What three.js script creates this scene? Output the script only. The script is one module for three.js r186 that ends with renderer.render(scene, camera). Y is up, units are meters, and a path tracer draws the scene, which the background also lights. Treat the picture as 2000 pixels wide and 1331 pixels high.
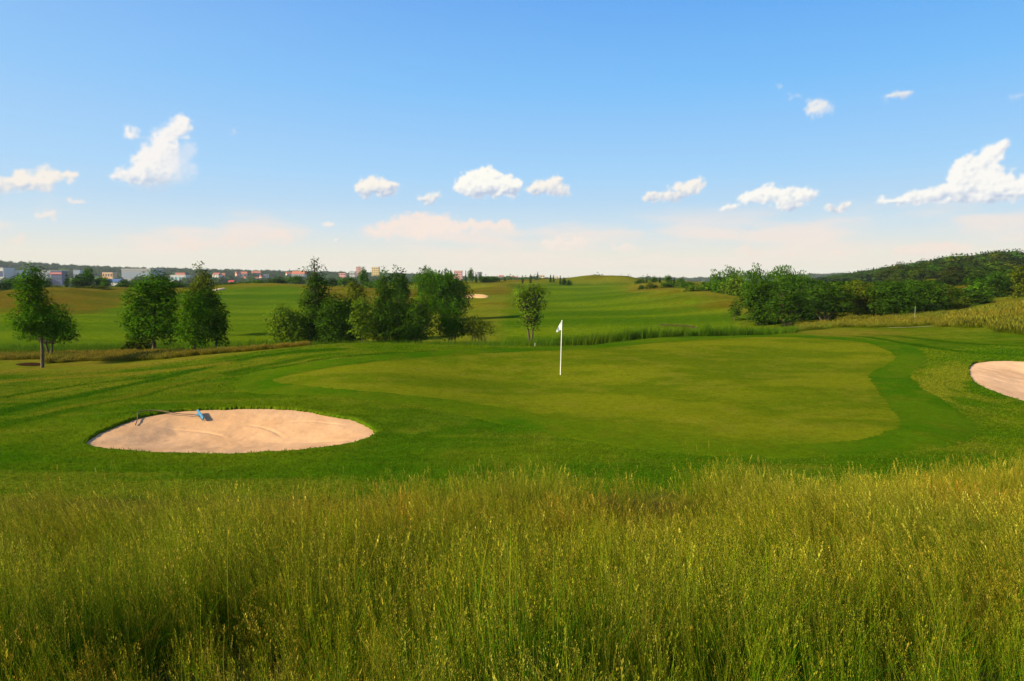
import * as THREE from 'three';
import { mergeGeometries } from 'three/addons/utils/BufferGeometryUtils.js';

// ------------------------------------------------------------------ camera, sky, sun, exposure
const scene = new THREE.Scene();
const EYE = 3.86, FOCAL = 1333, PITCH = THREE.MathUtils.degToRad(5.16);
const camera = new THREE.PerspectiveCamera(53.06, 1024 / 681, 0.1, 12000);
camera.position.set(0, EYE, 0);
camera.rotation.set(-PITCH, 0, 0);
scene.add(camera);

const renderer = new THREE.WebGLRenderer({ antialias: true });
renderer.toneMapping = THREE.LinearToneMapping;
renderer.toneMappingExposure = 1.95;
renderer.shadowMap.enabled = true;

const SUN_DIR = new THREE.Vector3(-0.8, 0.42, 0.32).normalize();
const sun = new THREE.DirectionalLight(new THREE.Color().setRGB(1, 0.84, 0.56), 5.0);
sun.name = 'sun';
sun.position.copy(SUN_DIR).multiplyScalar(200);
sun.target.position.set(0, 0, -40);
sun.position.add(sun.target.position);
sun.castShadow = true;
sun.shadow.radius = 7;
sun.shadow.mapSize.set(4096, 4096);
Object.assign(sun.shadow.camera, { left: -120, right: 120, top: 120, bottom: -120, near: 1, far: 500 });
scene.add(sun, sun.target);

// ------------------------------------------------------------------ random numbers and noise
function rngOf(seed) { let s = seed | 0; return () => { s = (s + 0x6d2b79f5) | 0; let t = Math.imul(s ^ (s >>> 15), 1 | s); t = (t + Math.imul(t ^ (t >>> 7), 61 | t)) ^ t; return ((t ^ (t >>> 14)) >>> 0) / 4294967296; }; }
const hash2 = (x, y) => { let h = Math.imul(x, 374761393) + Math.imul(y, 668265263) | 0; h = Math.imul(h ^ (h >>> 13), 1274126177); h ^= h >>> 16; return (h >>> 0) / 4294967296; };
function noise2(x, y) {
  const ix = Math.floor(x), iy = Math.floor(y), fx = x - ix, fy = y - iy, u = fx * fx * (3 - 2 * fx), v = fy * fy * (3 - 2 * fy);
  const a = hash2(ix, iy), b = hash2(ix + 1, iy), c = hash2(ix, iy + 1), e = hash2(ix + 1, iy + 1);
  return a + (b - a) * u + (c - a) * v + (a - b - c + e) * u * v;
}
function fbm(x, y, n = 4) { let s = 0, a = 0.5, t = 0; for (let i = 0; i < n; i++) { s += a * noise2(x, y); t += a; a *= 0.5; const nx = x * 1.62 - y * 1.18 + 7.3; y = x * 1.18 + y * 1.62 + 3.1; x = nx; } return s / t; }
const clamp = THREE.MathUtils.clamp, lerp = THREE.MathUtils.lerp;
const sstep = (a, b, x) => { const t = clamp((x - a) / (b - a), 0, 1); return t * t * (3 - 2 * t); };
const lin = (v) => { v /= 255; return v <= 0.04045 ? v / 12.92 : Math.pow((v + 0.055) / 1.055, 2.4); };
const rgb = (r, g, b) => [lin(r), lin(g), lin(b)];
const mix3 = (a, b, t) => [a[0] + (b[0] - a[0]) * t, a[1] + (b[1] - a[1]) * t, a[2] + (b[2] - a[2]) * t];

// Surveyed sight lines: the photograph's pixel (2000 wide) and a distance along the ground give a point in the place.
const CP = Math.cos(PITCH), SP = Math.sin(PITCH);
function sight(px, py) { const cx = (px - 1000) / FOCAL, cy = (665.5 - py) / FOCAL, k = CP + cy * SP; return [cx / k, (-SP + cy * CP) / k]; }
function at(px, py, d) { const [x, y] = sight(px, py); return new THREE.Vector3(x * d, EYE + y * d, -d); }

// ------------------------------------------------------------------ the sky: air and fair-weather clouds
{
  const W = 4096, H = 2048, data = new Float32Array(W * H * 4);
  // clear air by elevation in degrees (sRGB), a little paler towards the sun
  const stops = [[-90, 150, 150, 125], [-2, 236, 228, 205], [0, 245, 235, 208], [2, 237, 233, 218], [4.2, 207, 227, 238], [6.2, 183, 217, 244], [8.5, 163, 211, 250], [11.5, 146, 201, 250], [15, 122, 191, 250], [21, 96, 169, 243], [26, 84, 157, 238], [45, 72, 130, 216], [90, 52, 104, 190]].map(([e, r, g, b]) => [e, rgb(r, g, b)]);
  const air = (el) => { let i = 0; while (i < stops.length - 2 && stops[i + 1][0] < el) i++; const t = clamp((el - stops[i][0]) / (stops[i + 1][0] - stops[i][0]), 0, 1); return mix3(stops[i][1], stops[i + 1][1], t); };
  const airRow = new Array(H);
  for (let r = 0; r < H; r++) airRow[r] = air(((r + 0.5) / H - 0.5) * 180);
  const warm = rgb(250, 240, 215), pale = rgb(226, 238, 246);
  for (let r = 0; r < H; r++) {
    const el = ((r + 0.5) / H - 0.5) * Math.PI, ed = el * 180 / Math.PI;
    for (let c = 0; c < W; c++) {
      const az = ((c + 0.5) / W - 0.5) * 2 * Math.PI, o = (r * W + c) * 4;
      const dot = Math.cos(az) * Math.cos(el) * SUN_DIR.x + Math.sin(el) * SUN_DIR.y + Math.sin(az) * Math.cos(el) * SUN_DIR.z;
      let col = airRow[r];
      const g = Math.pow(clamp(dot * 0.5 + 0.5, 0, 1), 2.2);
      col = mix3(col, pale, 0.42 * g * sstep(-1, 8, ed));
      col = mix3(col, warm, 0.45 * g * (1 - sstep(0, 6, Math.abs(ed))));
      if (ed > 0 && ed < 14) { // thin far banks of cloud in the haze
        const a = az * 180 / Math.PI;
        const n = fbm(a * 0.16 + 3.7, ed * 0.75 + 11.2, 5), m = fbm(a * 0.05 + 9.1, ed * 0.2 + 2.2, 3);
        const k = sstep(0.46, 0.7, n * 0.75 + m * 0.3) * sstep(0.2, 1.4, ed) * (1 - sstep(3.8, 6.2, ed));
        col = mix3(col, rgb(250, 232, 219), 0.7 * k);
      }
      data[o] = col[0]; data[o + 1] = col[1]; data[o + 2] = col[2]; data[o + 3] = 1;
    }
  }
  // clouds: puffs given in degrees (azimuth right of straight ahead, elevation, radius)
  const deg = (px, py) => { const [x, y] = sight(px, py); return [Math.atan(x) * 57.2958, Math.atan(y / Math.hypot(1, x)) * 57.2958]; };
  function cloud(puffs, { strength = 1, soft = 0.5, base = 0.25, seed = 1, tint = [255, 247, 234], low = [190, 204, 226], rough = 0.9, freq = 1.5 } = {}) {
    let a0 = 1e9, a1 = -1e9, e0 = 1e9, e1 = -1e9, floor = 1e9;
    for (const [a, e, r, q = 1] of puffs) { a0 = Math.min(a0, a - r * 2); a1 = Math.max(a1, a + r * 2); e0 = Math.min(e0, e - r * 2); e1 = Math.max(e1, e + r * 2); floor = Math.min(floor, e - r * q * 0.85); }
    const hi = rgb(...tint), lo = rgb(...low);
    const field = (a, e) => {
      const wa = (fbm(a * freq + seed, e * freq * 1.25 + seed * 3.3, 4) - 0.5) * rough, we = (fbm(a * freq + seed * 5 + 20, e * freq * 1.25 + 8, 4) - 0.5) * rough;
      let s = 0; for (const [pa, pe, r, q = 1] of puffs) { const dx = (a + wa - pa) / r, dy = (e + we - pe) / (r * q), k = dx * dx + dy * dy; if (k < 4) s += Math.exp(-k * 1.6) * (1 - k / 4); }
      return s * 1.5 - 0.52 + (fbm(a * freq * 2.7 + seed * 2, e * freq * 2.7, 5) - 0.5) * 0.85;
    };
    const r0 = Math.max(0, Math.floor((e0 / 180 + 0.5) * H)), r1 = Math.min(H - 1, Math.ceil((e1 / 180 + 0.5) * H));
    const c0 = Math.floor(((a0 - 90) / 360 + 0.5) * W), c1 = Math.ceil(((a1 - 90) / 360 + 0.5) * W);
    for (let r = r0; r <= r1; r++) for (let cc = c0; cc <= c1; cc++) {
      const e = ((r + 0.5) / H - 0.5) * 180, a = ((cc + 0.5) / W - 0.5) * 360 + 90, f = field(a, e);
      if (f <= 0) continue;
      const under = sstep(floor - 0.25, floor + base, e + (fbm(a * 2.2 + seed, e * 4, 3) - 0.5) * 0.5);
      let alpha = sstep(0, soft * 1.45, f) * (0.25 + 0.75 * under) * strength;
      const g = (field(a - 0.14, e + 0.12) - f) * 1.1, thick = sstep(0, 1.1, f);
      const puff = fbm(a * freq * 1.9 + seed * 7, e * freq * 2.4 + 31, 4) - 0.5, light = clamp(0.95 - g * 0.8 + puff * 0.7 - (1 - under) * 0.5 - 0.62 * (0.35 + 0.65 * thick) * (1 - sstep(0.1, 1.5, e - floor + puff * 0.9)), 0, 1);
      const col = mix3(lo, hi, light), o = (r * W + ((cc % W) + W) % W) * 4;
      for (let k = 0; k < 3; k++) data[o + k] = lerp(data[o + k], col[k], alpha);
    }
  }
  const D = (list) => list.map(([px, py, rpx, q]) => { const [a, e] = deg(px, py); return [a, e, rpx / 20.8 * Math.pow(Math.cos(a / 57.3), 1.3), q ?? 1]; });
  // the clouds of the photograph, left to right
  cloud(D([[5, 362, 26], [48, 350, 22], [95, 340, 30], [142, 345, 20], [70, 362, 40, 0.5]]), { seed: 3, low: [198, 210, 226], tint: [255, 244, 230], strength: 0.9 });
  cloud(D([[255, 258, 22, 0.8], [345, 252, 28], [362, 245, 18], [318, 278, 30], [300, 308, 32], [275, 330, 30], [238, 345, 26, 0.7], [330, 318, 40], [290, 345, 40, 0.6]]), { seed: 8, soft: 0.7, strength: 0.92, tint: [255, 249, 242], low: [194, 210, 230] });
  cloud(D([[355, 312, 34, 1.1], [345, 338, 40, 0.8], [372, 285, 20]]), { seed: 12, strength: 0.5, soft: 0.9, tint: [236, 238, 242], low: [206, 222, 240] });
  cloud(D([[330, 355, 50, 0.35], [280, 368, 40, 0.3]]), { seed: 14, strength: 0.4, soft: 0.8, tint: [222, 226, 232], low: [196, 212, 230] });
  cloud(D([[85, 424, 20, 0.5], [105, 420, 14, 0.6], [150, 392, 18, 0.4]]), { seed: 15, strength: 0.7, tint: [255, 240, 226], low: [240, 230, 222] });
  cloud(D([[728, 358, 26], [712, 366, 20], [765, 368, 22, 0.7], [742, 372, 34, 0.45]]), { seed: 21, strength: 0.95 });
  cloud(D([[848, 385, 20, 0.8], [826, 392, 16, 0.6]]), { seed: 23, strength: 0.85 });
  cloud(D([[944, 348, 32, 0.9], [912, 362, 30, 0.8], [978, 360, 32, 0.8], [1000, 366, 22, 0.7], [945, 370, 50, 0.4]]), { seed: 27, soft: 0.35, tint: [255, 253, 244] });
  cloud(D([[1085, 354, 12, 1.4], [1060, 364, 28, 0.7], [1095, 372, 28, 0.6], [1040, 372, 20, 0.6]]), { seed: 31, soft: 0.5, strength: 0.95 });
  cloud(D([[640, 437, 20, 0.6], [655, 470, 12, 0.5]]), { seed: 33, strength: 0.8, tint: [255, 241, 228] });
  cloud(D([[780, 432, 44, 0.45], [845, 428, 50, 0.4], [735, 455, 50, 0.45], [820, 462, 40, 0.5], [930, 440, 50, 0.35], [985, 440, 40, 0.3], [870, 445, 50, 0.35]]), { seed: 37, strength: 0.9, soft: 0.75, tint: [253, 234, 220], low: [238, 232, 226] });
  cloud(D([[1132, 473, 26, 0.55], [1085, 478, 40, 0.35], [1220, 483, 40, 0.3]]), { seed: 41, strength: 0.75, tint: [255, 238, 222], low: [240, 230, 222] });
  cloud(D([[1360, 360, 22, 0.9], [1340, 372, 26, 0.8], [1305, 382, 30, 0.55], [1270, 386, 24, 0.5]]), { seed: 43, strength: 0.92 });
  cloud(D([[1500, 376, 28, 0.8], [1575, 380, 26, 0.8], [1535, 384, 36, 0.6], [1465, 388, 32, 0.55], [1420, 405, 22, 0.35], [1540, 405, 24, 0.4]]), { seed: 47, strength: 0.97, soft: 0.4, tint: [255, 252, 244] });
  cloud(D([[1648, 402, 18, 0.8], [1622, 410, 16, 0.5]]), { seed: 51, strength: 0.9 });
  cloud(D([[1958, 288, 22, 0.8], [1930, 306, 26], [1885, 328, 26], [1872, 345, 24], [1905, 352, 34, 0.8], [1950, 352, 30], [1855, 372, 44, 0.5], [1800, 385, 44, 0.4], [1745, 391, 36, 0.3], [1930, 375, 60, 0.4], [2010, 362, 50, 0.5], [2060, 372, 60, 0.5]]), { seed: 55, soft: 0.42, tint: [255, 252, 245], strength: 0.97 });
  cloud(D([[1585, 208, 22, 0.8], [1612, 207, 22, 0.8], [1600, 220, 20, 0.6]]), { seed: 61, strength: 0.8, soft: 0.7, low: [206, 222, 242] });
  cloud(D([[1735, 189, 22, 0.5], [1765, 185, 20, 0.6]]), { seed: 63, strength: 0.75, soft: 0.7 });
  cloud(D([[1520, 172, 14, 0.6], [1555, 188, 18, 0.3], [1990, 189, 24, 0.4], [460, 257, 14, 0.6]]), { seed: 65, strength: 0.28, soft: 0.8 });
  cloud(D([[1780, 492, 60, 0.35], [1860, 482, 50, 0.4], [1460, 492, 50, 0.3], [1640, 490, 24, 0.4], [1550, 502, 24, 0.35]]), { seed: 71, strength: 0.8, soft: 0.8, tint: [252, 230, 214], low: [244, 228, 216] });
  cloud(D([[560, 462, 60, 0.3], [470, 475, 70, 0.3], [380, 480, 60, 0.35], [30, 470, 24, 0.8]]), { seed: 75, strength: 0.75, soft: 0.9, tint: [253, 230, 214], low: [246, 228, 212] });
  // the same weather round the rest of the horizon
  const rn = rngOf(404);
  for (let i = 0; i < 46; i++) {
    const a = 48 + rn() * 264, e = 3.5 + Math.pow(rn(), 1.6) * 17, s = 0.5 + rn() * 0.9, list = [];
    for (let k = 0; k < 4 + rn() * 4; k++) list.push([a + (rn() - 0.5) * 5 * s, e + rn() * 0.9 * s, (0.7 + rn() * 0.7) * s, 0.6 + rn() * 0.3]);
    cloud(list, { seed: 100 + i * 3, strength: 0.6 + rn() * 0.35, soft: 0.5 });
  }
  for (let i = 0; i < data.length; i += 4) { data[i] /= 1.95; data[i + 1] /= 1.95; data[i + 2] /= 1.95; } // the values above are as seen at exposure 1.95
  const sky = new THREE.DataTexture(data, W, H, THREE.RGBAFormat, THREE.FloatType);
  sky.mapping = THREE.EquirectangularReflectionMapping;
  sky.magFilter = sky.minFilter = THREE.LinearFilter;
  sky.needsUpdate = true;
  scene.background = sky;
  scene.environment = sky;
}

// ------------------------------------------------------------------ terrain: heights surveyed by bearing and distance
const ROWS = [0, 3, 6, 9, 11, 13, 16, 20, 25, 30, 33, 36, 40, 44, 48, 55, 70, 90, 120, 160, 200, 240, 300, 400, 600, 1000, 1500, 2500, 4000];
const COLS = [-500, 0, 200, 450, 700, 1000, 1300, 1600, 1850, 2000, 2500];
const near4 = [2.2, 1.72, 1.0];
const TABLE = [
  [...near4, .32, .08, -.05, -.12, -.15, -.45, -.7, -.8, -.9, -1.0, -1.2, -1.4, -1.3, -1.0, -.6, .2, .8, .6, 0, -1.5, -4, -7, -2, 33, 40, 44],
  [...near4, .32, .08, -.05, -.12, -.08, -.42, -.66, -.78, -.87, -.92, -1.2, -1.5, -1.3, -.87, -.66, .25, .9, .3, -.6, -2.5, -5, -7, -2, 33, 40, 44],
  [...near4, .33, .09, -.04, -.1, .05, -.25, -.43, -.55, -.66, -.75, -1.1, -1.5, -1.4, -.95, -.7, .2, .9, .3, -.6, -2.5, -5, -7, -2, 22, 28, 34],
  [...near4, .35, .1, -.03, -.1, .14, .1, .12, .12, 0, -.5, -1.1, -1.5, -1.5, -1.1, -.87, -.2, 1.35, 1.7, .8, -1.5, -5, -7, -2, 15, 22, 30],
  [...near4, .36, .1, -.02, .02, .22, .45, .62, .66, .5, -.2, -1.0, -1.45, -1.5, -1.0, -.7, -.1, 1.3, 2.1, 1.6, -.5, -4, -6, -3, 9, 14, 22],
  [...near4, .38, .11, 0, 0, 0, -.03, .37, .49, .3, -.5, -1.1, -1.45, -1.35, -.45, -.33, -.1, .85, 2.0, 3.3, 3.2, 1, -4, -5, -4, -4, 0],
  [...near4, .4, .12, 0, .03, 0, .09, .25, .34, .43, .42, -.3, -1.2, -1.1, .02, .14, .7, 1.4, 2.2, 3.0, 2.8, 1, -3, -5, -5, -4, 0],
  [...near4, .46, .15, .01, .05, .03, .2, .25, .36, .48, .56, .5, .35, .1, .3, .5, 1, 1.5, 1.6, 1.5, 1, 0, -2, 0, 4, 10, 14],
  [...near4, .5, .18, .02, .03, .05, .26, .37, .45, .54, .68, .72, .73, .85, .8, 1, 2, 3.3, 4.0, 4.4, 4.6, 5, 3, 2, 6, 12, 16],
  [...near4, .5, .18, 0, -.1, -.05, .3, .55, .58, .58, .98, 1.3, 1.5, 1.6, 1.5, 1.7, 2.5, 4, 4.7, 5, 5, 5, 3, 2, 6, 12, 16],
  [...near4, .5, .18, 0, -.1, -.05, .3, .5, .6, .7, .9, 1.0, 1.1, 1.4, 1.5, 1.8, 2.8, 4.2, 5, 5.5, 6, 6, 4, 3, 6, 12, 16],
];
const RS = ROWS.map((d) => Math.log(d + 4));
const SLOPES = TABLE.map((col) => col.map((_, i) => {
  if (i === 0 || i === col.length - 1) return 0;
  const h0 = RS[i] - RS[i - 1], h1 = RS[i + 1] - RS[i], s0 = (col[i] - col[i - 1]) / h0, s1 = (col[i + 1] - col[i]) / h1;
  if (s0 * s1 <= 0) return 0;
  return (h0 + h1) / ((h0 + (h0 + 2 * h1) - h0) / s0 * 0.5 + (2 * h0 + h1 - h1 + h1) / s1 * 0.5) * 0.9;
}));
function along(c, s) {
  let i = 0; while (i < RS.length - 2 && RS[i + 1] < s) i++;
  const h = RS[i + 1] - RS[i], t = clamp((s - RS[i]) / h, 0, 1), t2 = t * t, t3 = t2 * t, v = TABLE[c], m = SLOPES[c];
  return v[i] * (2 * t3 - 3 * t2 + 1) + m[i] * h * (t3 - 2 * t2 + t) + v[i + 1] * (3 * t2 - 2 * t3) + m[i + 1] * h * (t3 - t2);
}
function bearing(x, z) { // [column coordinate, distance ahead]
  const r = Math.hypot(x, z), a = clamp(Math.atan2(x, -z), -0.93, 0.93);
  return [1000 + FOCAL * Math.tan(a), r * Math.cos(a)];
}
function surveyed(u, d) {
  const s = Math.log(d + 4); u = clamp(u, COLS[0], COLS[COLS.length - 1]);
  let i = 0; while (i < COLS.length - 2 && COLS[i + 1] < u) i++;
  const g = (k) => along(clamp(k, 0, COLS.length - 1), s), X = (k) => COLS[clamp(k, 0, COLS.length - 1)];
  const p0 = g(i - 1), p1 = g(i), p2 = g(i + 1), p3 = g(i + 2), h = COLS[i + 1] - COLS[i], t = (u - COLS[i]) / h;
  const m1 = i > 0 ? (p2 - p0) / (X(i + 1) - X(i - 1)) * h : (p2 - p1), m2 = i < COLS.length - 2 ? (p3 - p1) / (X(i + 2) - X(i)) * h : (p2 - p1), t2 = t * t, t3 = t2 * t;
  return p1 * (2 * t3 - 3 * t2 + 1) + m1 * (t3 - 2 * t2 + t) + p2 * (3 * t2 - 2 * t3) + m2 * (t3 - t2);
}
// grassy humps on the far slopes: [column, distance, height, half width, half depth]
const HUMPS = [[1365, 104, 1.25, 9, 20], [1290, 165, 1.0, 11, 16], [1150, 228, 1.3, 9, 14], [1215, 222, 1.0, 7, 14], [1065, 215, 0.8, 8, 14], [520, 168, 0.9, 14, 16], [130, 128, 0.9, 12, 14], [230, 150, 0.7, 10, 14], [20, 116, 0.8, 9, 12], [960, 100, 0.7, 6, 12], [975, 175, 0.9, 8, 16], [1420, 78, 0.5, 6, 10], [640, 150, 0.6, 10, 14]].map(([u, d, h, w, l]) => [(u - 1000) / FOCAL * d, -d, h, w, l]);
function land(x, z) {
  const [u, d] = bearing(x, z);
  let y = surveyed(u, d);
  if (d > 55 && d < 290) for (const [hx, hz, h, w, l] of HUMPS) { const k = ((x - hx) / w) ** 2 + ((z - hz) / l) ** 2; if (k < 9) y += 1.35 * h * Math.exp(-k); }
  const r = Math.hypot(x, z), far = sstep(50, 100, r), mid = sstep(12, 20, r);
  y += (fbm(x * 0.16 + 5, z * 0.16, 2) - 0.5) * 0.16 * mid * (1 - far * 0.5);
  y += ((fbm(x * 0.05 + 9, z * 0.09 + 4, 3) - 0.5) * 1.1 + (fbm(x * 0.12 + 2, z * 0.3 + 4, 2) - 0.5) * 0.35) * far * (1 - sstep(500, 900, r));
  y += (fbm(x * 0.9, z * 0.9, 2) - 0.5) * 0.03 * (1 - sstep(30, 60, r));
  return y;
}
function hit(px, py, d0 = 9, d1 = 60) { // where a sight line meets the land
  const [sx, sy] = sight(px, py);
  let best = 1e9, bd = d0, prev = null;
  for (let d = d0; d <= d1; d *= 1.004) {
    const gap = EYE + sy * d - land(sx * d, -d);
    if (prev !== null && gap <= 0 && prev > 0) return [sx * d, -d];
    if (Math.abs(gap) < best) { best = Math.abs(gap); bd = d; }
    prev = gap;
  }
  return [sx * bd, -bd];
}
const outline = (list, n = 160, d0, d1) => new THREE.CatmullRomCurve3(list.map(([px, py]) => { const [x, z] = hit(px, py, d0, d1); return new THREE.Vector3(x, 0, z); }), true, 'centripetal').getSpacedPoints(n).slice(0, n).map((p) => [p.x, p.z]);
function inside(poly, x, z) { let c = false; for (let i = 0, j = poly.length - 1; i < poly.length; j = i++) { const [xi, zi] = poly[i], [xj, zj] = poly[j]; if ((zi > z) !== (zj > z) && x < (xj - xi) * (z - zi) / (zj - zi) + xi) c = !c; } return c; }
function edgeDist(poly, x, z) { let m = 1e9; for (let i = 0, j = poly.length - 1; i < poly.length; j = i++) { const [ax, az] = poly[j], [bx, bz] = poly[i], dx = bx - ax, dz = bz - az, t = clamp(((x - ax) * dx + (z - az) * dz) / (dx * dx + dz * dz || 1), 0, 1), ex = ax + dx * t - x, ez = az + dz * t - z; m = Math.min(m, ex * ex + ez * ez); } return Math.sqrt(m); }
function boxOf(poly, pad = 0.5) { let b = [1e9, 1e9, -1e9, -1e9]; for (const [x, z] of poly) b = [Math.min(b[0], x - pad), Math.min(b[1], z - pad), Math.max(b[2], x + pad), Math.max(b[3], z + pad)]; return b; }
function region(list, d0, d1, n) { const poly = outline(list, n, d0, d1), b = boxOf(poly); return { poly, b, sd: (x, z) => (x < b[0] || z < b[1] || x > b[2] || z > b[3]) ? -1 : (inside(poly, x, z) ? 1 : -1) * edgeDist(poly, x, z) }; }

const GREEN = region([[535, 742], [600, 727], [700, 712], [800, 701], [900, 693], [1000, 689], [1100, 685], [1200, 678], [1300, 670], [1400, 663], [1500, 659], [1600, 662], [1680, 669], [1730, 684], [1748, 699], [1735, 712], [1700, 731], [1705, 747], [1725, 777], [1745, 806], [1757, 826], [1740, 843], [1690, 858], [1600, 868], [1500, 872], [1400, 868], [1300, 858], [1200, 842], [1100, 822], [1000, 801], [900, 786], [800, 774], [700, 764], [600, 755]], 10, 42, 220);
const FRINGE = region([[462, 752], [500, 728], [600, 711], [700, 698], [800, 690], [900, 685], [1000, 683], [1100, 680.5], [1200, 673], [1300, 666], [1400, 659], [1500, 655], [1600, 657], [1700, 664], [1780, 679], [1808, 697], [1797, 715], [1778, 736], [1800, 760], [1850, 790], [1890, 820], [1905, 838], [1895, 856], [1840, 870], [1750, 883], [1600, 893], [1450, 893], [1300, 882], [1150, 862], [1050, 840], [950, 822], [850, 800], [750, 786], [600, 773], [500, 768]], 10, 42, 260);
const BUNKER_LEFT = region([[165, 866], [185, 848], [225, 830], [265, 815], [330, 803], [400, 798], [480, 796], [560, 798], [640, 808], [700, 823], [732, 842], [720, 853], [680, 866], [600, 877], [500, 884], [400, 886], [300, 883], [220, 877], [180, 872]], 10, 26, 140);
const BUNKER_RIGHT = region([[1893, 718], [1905, 708], [1930, 704], [1970, 703], [2000, 704], [2060, 708], [2120, 725], [2130, 755], [2080, 785], [2030, 790], [2000, 783], [1950, 768], [1910, 750], [1895, 735]], 12, 36, 120);
const ripple = (x, z) => (fbm(x * 6, z * 6, 3) - 0.5) * 0.16;
function sandDrop(i, floor, slopeWidth) { return 0.07 + floor * sstep(0, slopeWidth, i); }
const BUNKERS = [[BUNKER_LEFT, 0.24, 2.1], [BUNKER_RIGHT, 0.22, 2.0]];
function sandDepth(x, z) { let m = 0; for (const [b, f, w] of BUNKERS) { const i = b.sd(x, z); if (i > 0) m = sandDrop(i, f, w); } return m; }

// ------------------------------------------------------------------ materials with their own grain
function grain(size, fn, srgb = true) {
  const data = new Uint8Array(size * size * 4);
  for (let y = 0; y < size; y++) for (let x = 0; x < size; x++) { const v = fn(x / size, y / size); for (let k = 0; k < 3; k++) data[(y * size + x) * 4 + k] = clamp(Math.round((v.length ? v[k] : v) * 255), 0, 255); data[(y * size + x) * 4 + 3] = 255; }
  const t = new THREE.DataTexture(data, size, size); t.wrapS = t.wrapT = THREE.RepeatWrapping; t.magFilter = THREE.LinearFilter; t.minFilter = THREE.LinearMipmapLinearFilter; t.generateMipmaps = true; if (srgb) t.colorSpace = THREE.SRGBColorSpace; t.needsUpdate = true; return t;
}
function tiled(u, v, f, seed) { // noise that joins up at the tile's edges
  const x = u * f, y = v * f, ix = Math.floor(x), iy = Math.floor(y), fx = x - ix, fy = y - iy, s = fx * fx * (3 - 2 * fx), t = fy * fy * (3 - 2 * fy), w = (n) => ((n % f) + f) % f;
  const q = (i, j) => hash2(w(i) + seed * 131, w(j) + seed * 57);
  return lerp(lerp(q(ix, iy), q(ix + 1, iy), s), lerp(q(ix, iy + 1), q(ix + 1, iy + 1), s), t);
}
const turfGrain = grain(1024, (u, v) => { const n = 0.3 * tiled(u, v, 512, 1) + 0.3 * tiled(u, v, 220, 2) + 0.2 * tiled(u, v, 64, 3) + 0.2 * tiled(u, v, 17, 4), k = 0.66 + 0.34 * n * 1.6 - 0.08, y = (tiled(u, v, 90, 7) - 0.5) * 0.1; return [Math.min(1, k + y), Math.min(1, k), Math.min(1, k - y * 0.5)]; });
const turfBump = grain(1024, (u, v) => 0.5 * tiled(u, v, 400, 11) + 0.3 * tiled(u, v, 150, 12) + 0.2 * tiled(u, v, 40, 13), false);
const finePile = grain(1024, (u, v) => { const k = 0.72 + 0.16 * tiled(u, v, 512, 21) + 0.12 * tiled(u, v, 170, 22) + 0.08 * tiled(u, v, 40, 23) - 0.03, y = (tiled(u, v, 70, 24) - 0.5) * 0.07; return [k + y, k, k - y]; });
const sandGrain = grain(512, (u, v) => { const k = 0.88 + 0.06 * tiled(u, v, 256, 31) + 0.05 * tiled(u, v, 60, 32) - 0.03 * tiled(u, v, 9, 33); return [k, k - 0.005, k - 0.01]; });
const sandBump = grain(512, (u, v) => 0.4 * tiled(u, v, 200, 35) + 0.35 * tiled(u, v, 60, 36) + 0.25 * (0.5 + 0.5 * Math.sin((v * 26 + 0.5 * Math.sin(u * 6.283)) * 6.283)), false);
const rep = (t, r) => { const c = t.clone(); c.repeat.set(r, r); c.needsUpdate = true; return c; };
const turfMat = new THREE.MeshPhysicalMaterial({ specularIntensity: 0, vertexColors: true, map: rep(turfGrain, 1 / 5.3), bumpMap: rep(turfBump, 1 / 4.1), bumpScale: 0.014, roughness: 0.95 });
const greenMat = new THREE.MeshPhysicalMaterial({ specularIntensity: 0, vertexColors: true, map: rep(finePile, 1 / 6.3), bumpMap: rep(turfBump, 1 / 3.3), bumpScale: 0.012, roughness: 0.9 });
const sandMat = new THREE.MeshPhysicalMaterial({ specularIntensity: 0, vertexColors: true, map: rep(sandGrain, 1 / 2.6), bumpMap: rep(sandBump, 1 / 2.9), bumpScale: 0.004, roughness: 0.95 });
const leafMat = new THREE.MeshPhysicalMaterial({ vertexColors: true, roughness: 1, transmission: 0.25, thickness: 0, side: THREE.DoubleSide, specularIntensity: 0 });
const bladeMat = new THREE.MeshPhysicalMaterial({ vertexColors: true, roughness: 1, transmission: 0.3, thickness: 0, side: THREE.DoubleSide, specularIntensity: 0 });
const barkGrain = grain(256, (u, v) => { const k = 0.6 + 0.4 * tiled(u, v, 64, 41) * tiled(u, v, 8, 42) + 0.2 * tiled(u, v, 30, 43); return [k, k * 0.97, k * 0.94]; });
const barkMat = new THREE.MeshStandardMaterial({ color: new THREE.Color().setRGB(0.17, 0.125, 0.07), map: rep(barkGrain, 1), bumpMap: barkGrain, bumpScale: 0.01, roughness: 0.95 });

const names = {};
function numbered(name) { const n = names[name] = (names[name] ?? -1) + 1; return n ? name + '_' + String(n).padStart(3, '0') : name; }
function tag(o, label, category, group, kind) { o.userData = { label, category }; if (group) o.userData.group = group; if (kind) o.userData.kind = kind; return o; }
function structure(o, name, label, category) { o.name = numbered(name); o.userData = { kind: 'structure', label, category }; scene.add(o); return o; }

// ------------------------------------------------------------------ the ground: one sheet from the camera's feet to the horizon
const G_ROUGH = [.090, .144, .0035], G_DARK = [.046, .118, .0022], G_YELLOW = [.155, .175, .009], G_STRAW = [.190, .165, .014], G_BROWN = [.138, .095, .005], G_FAIR = [.122, .182, .004], G_FAIRD = [.058, .128, .0025], G_SOIL = [.085, .066, .016];
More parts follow.
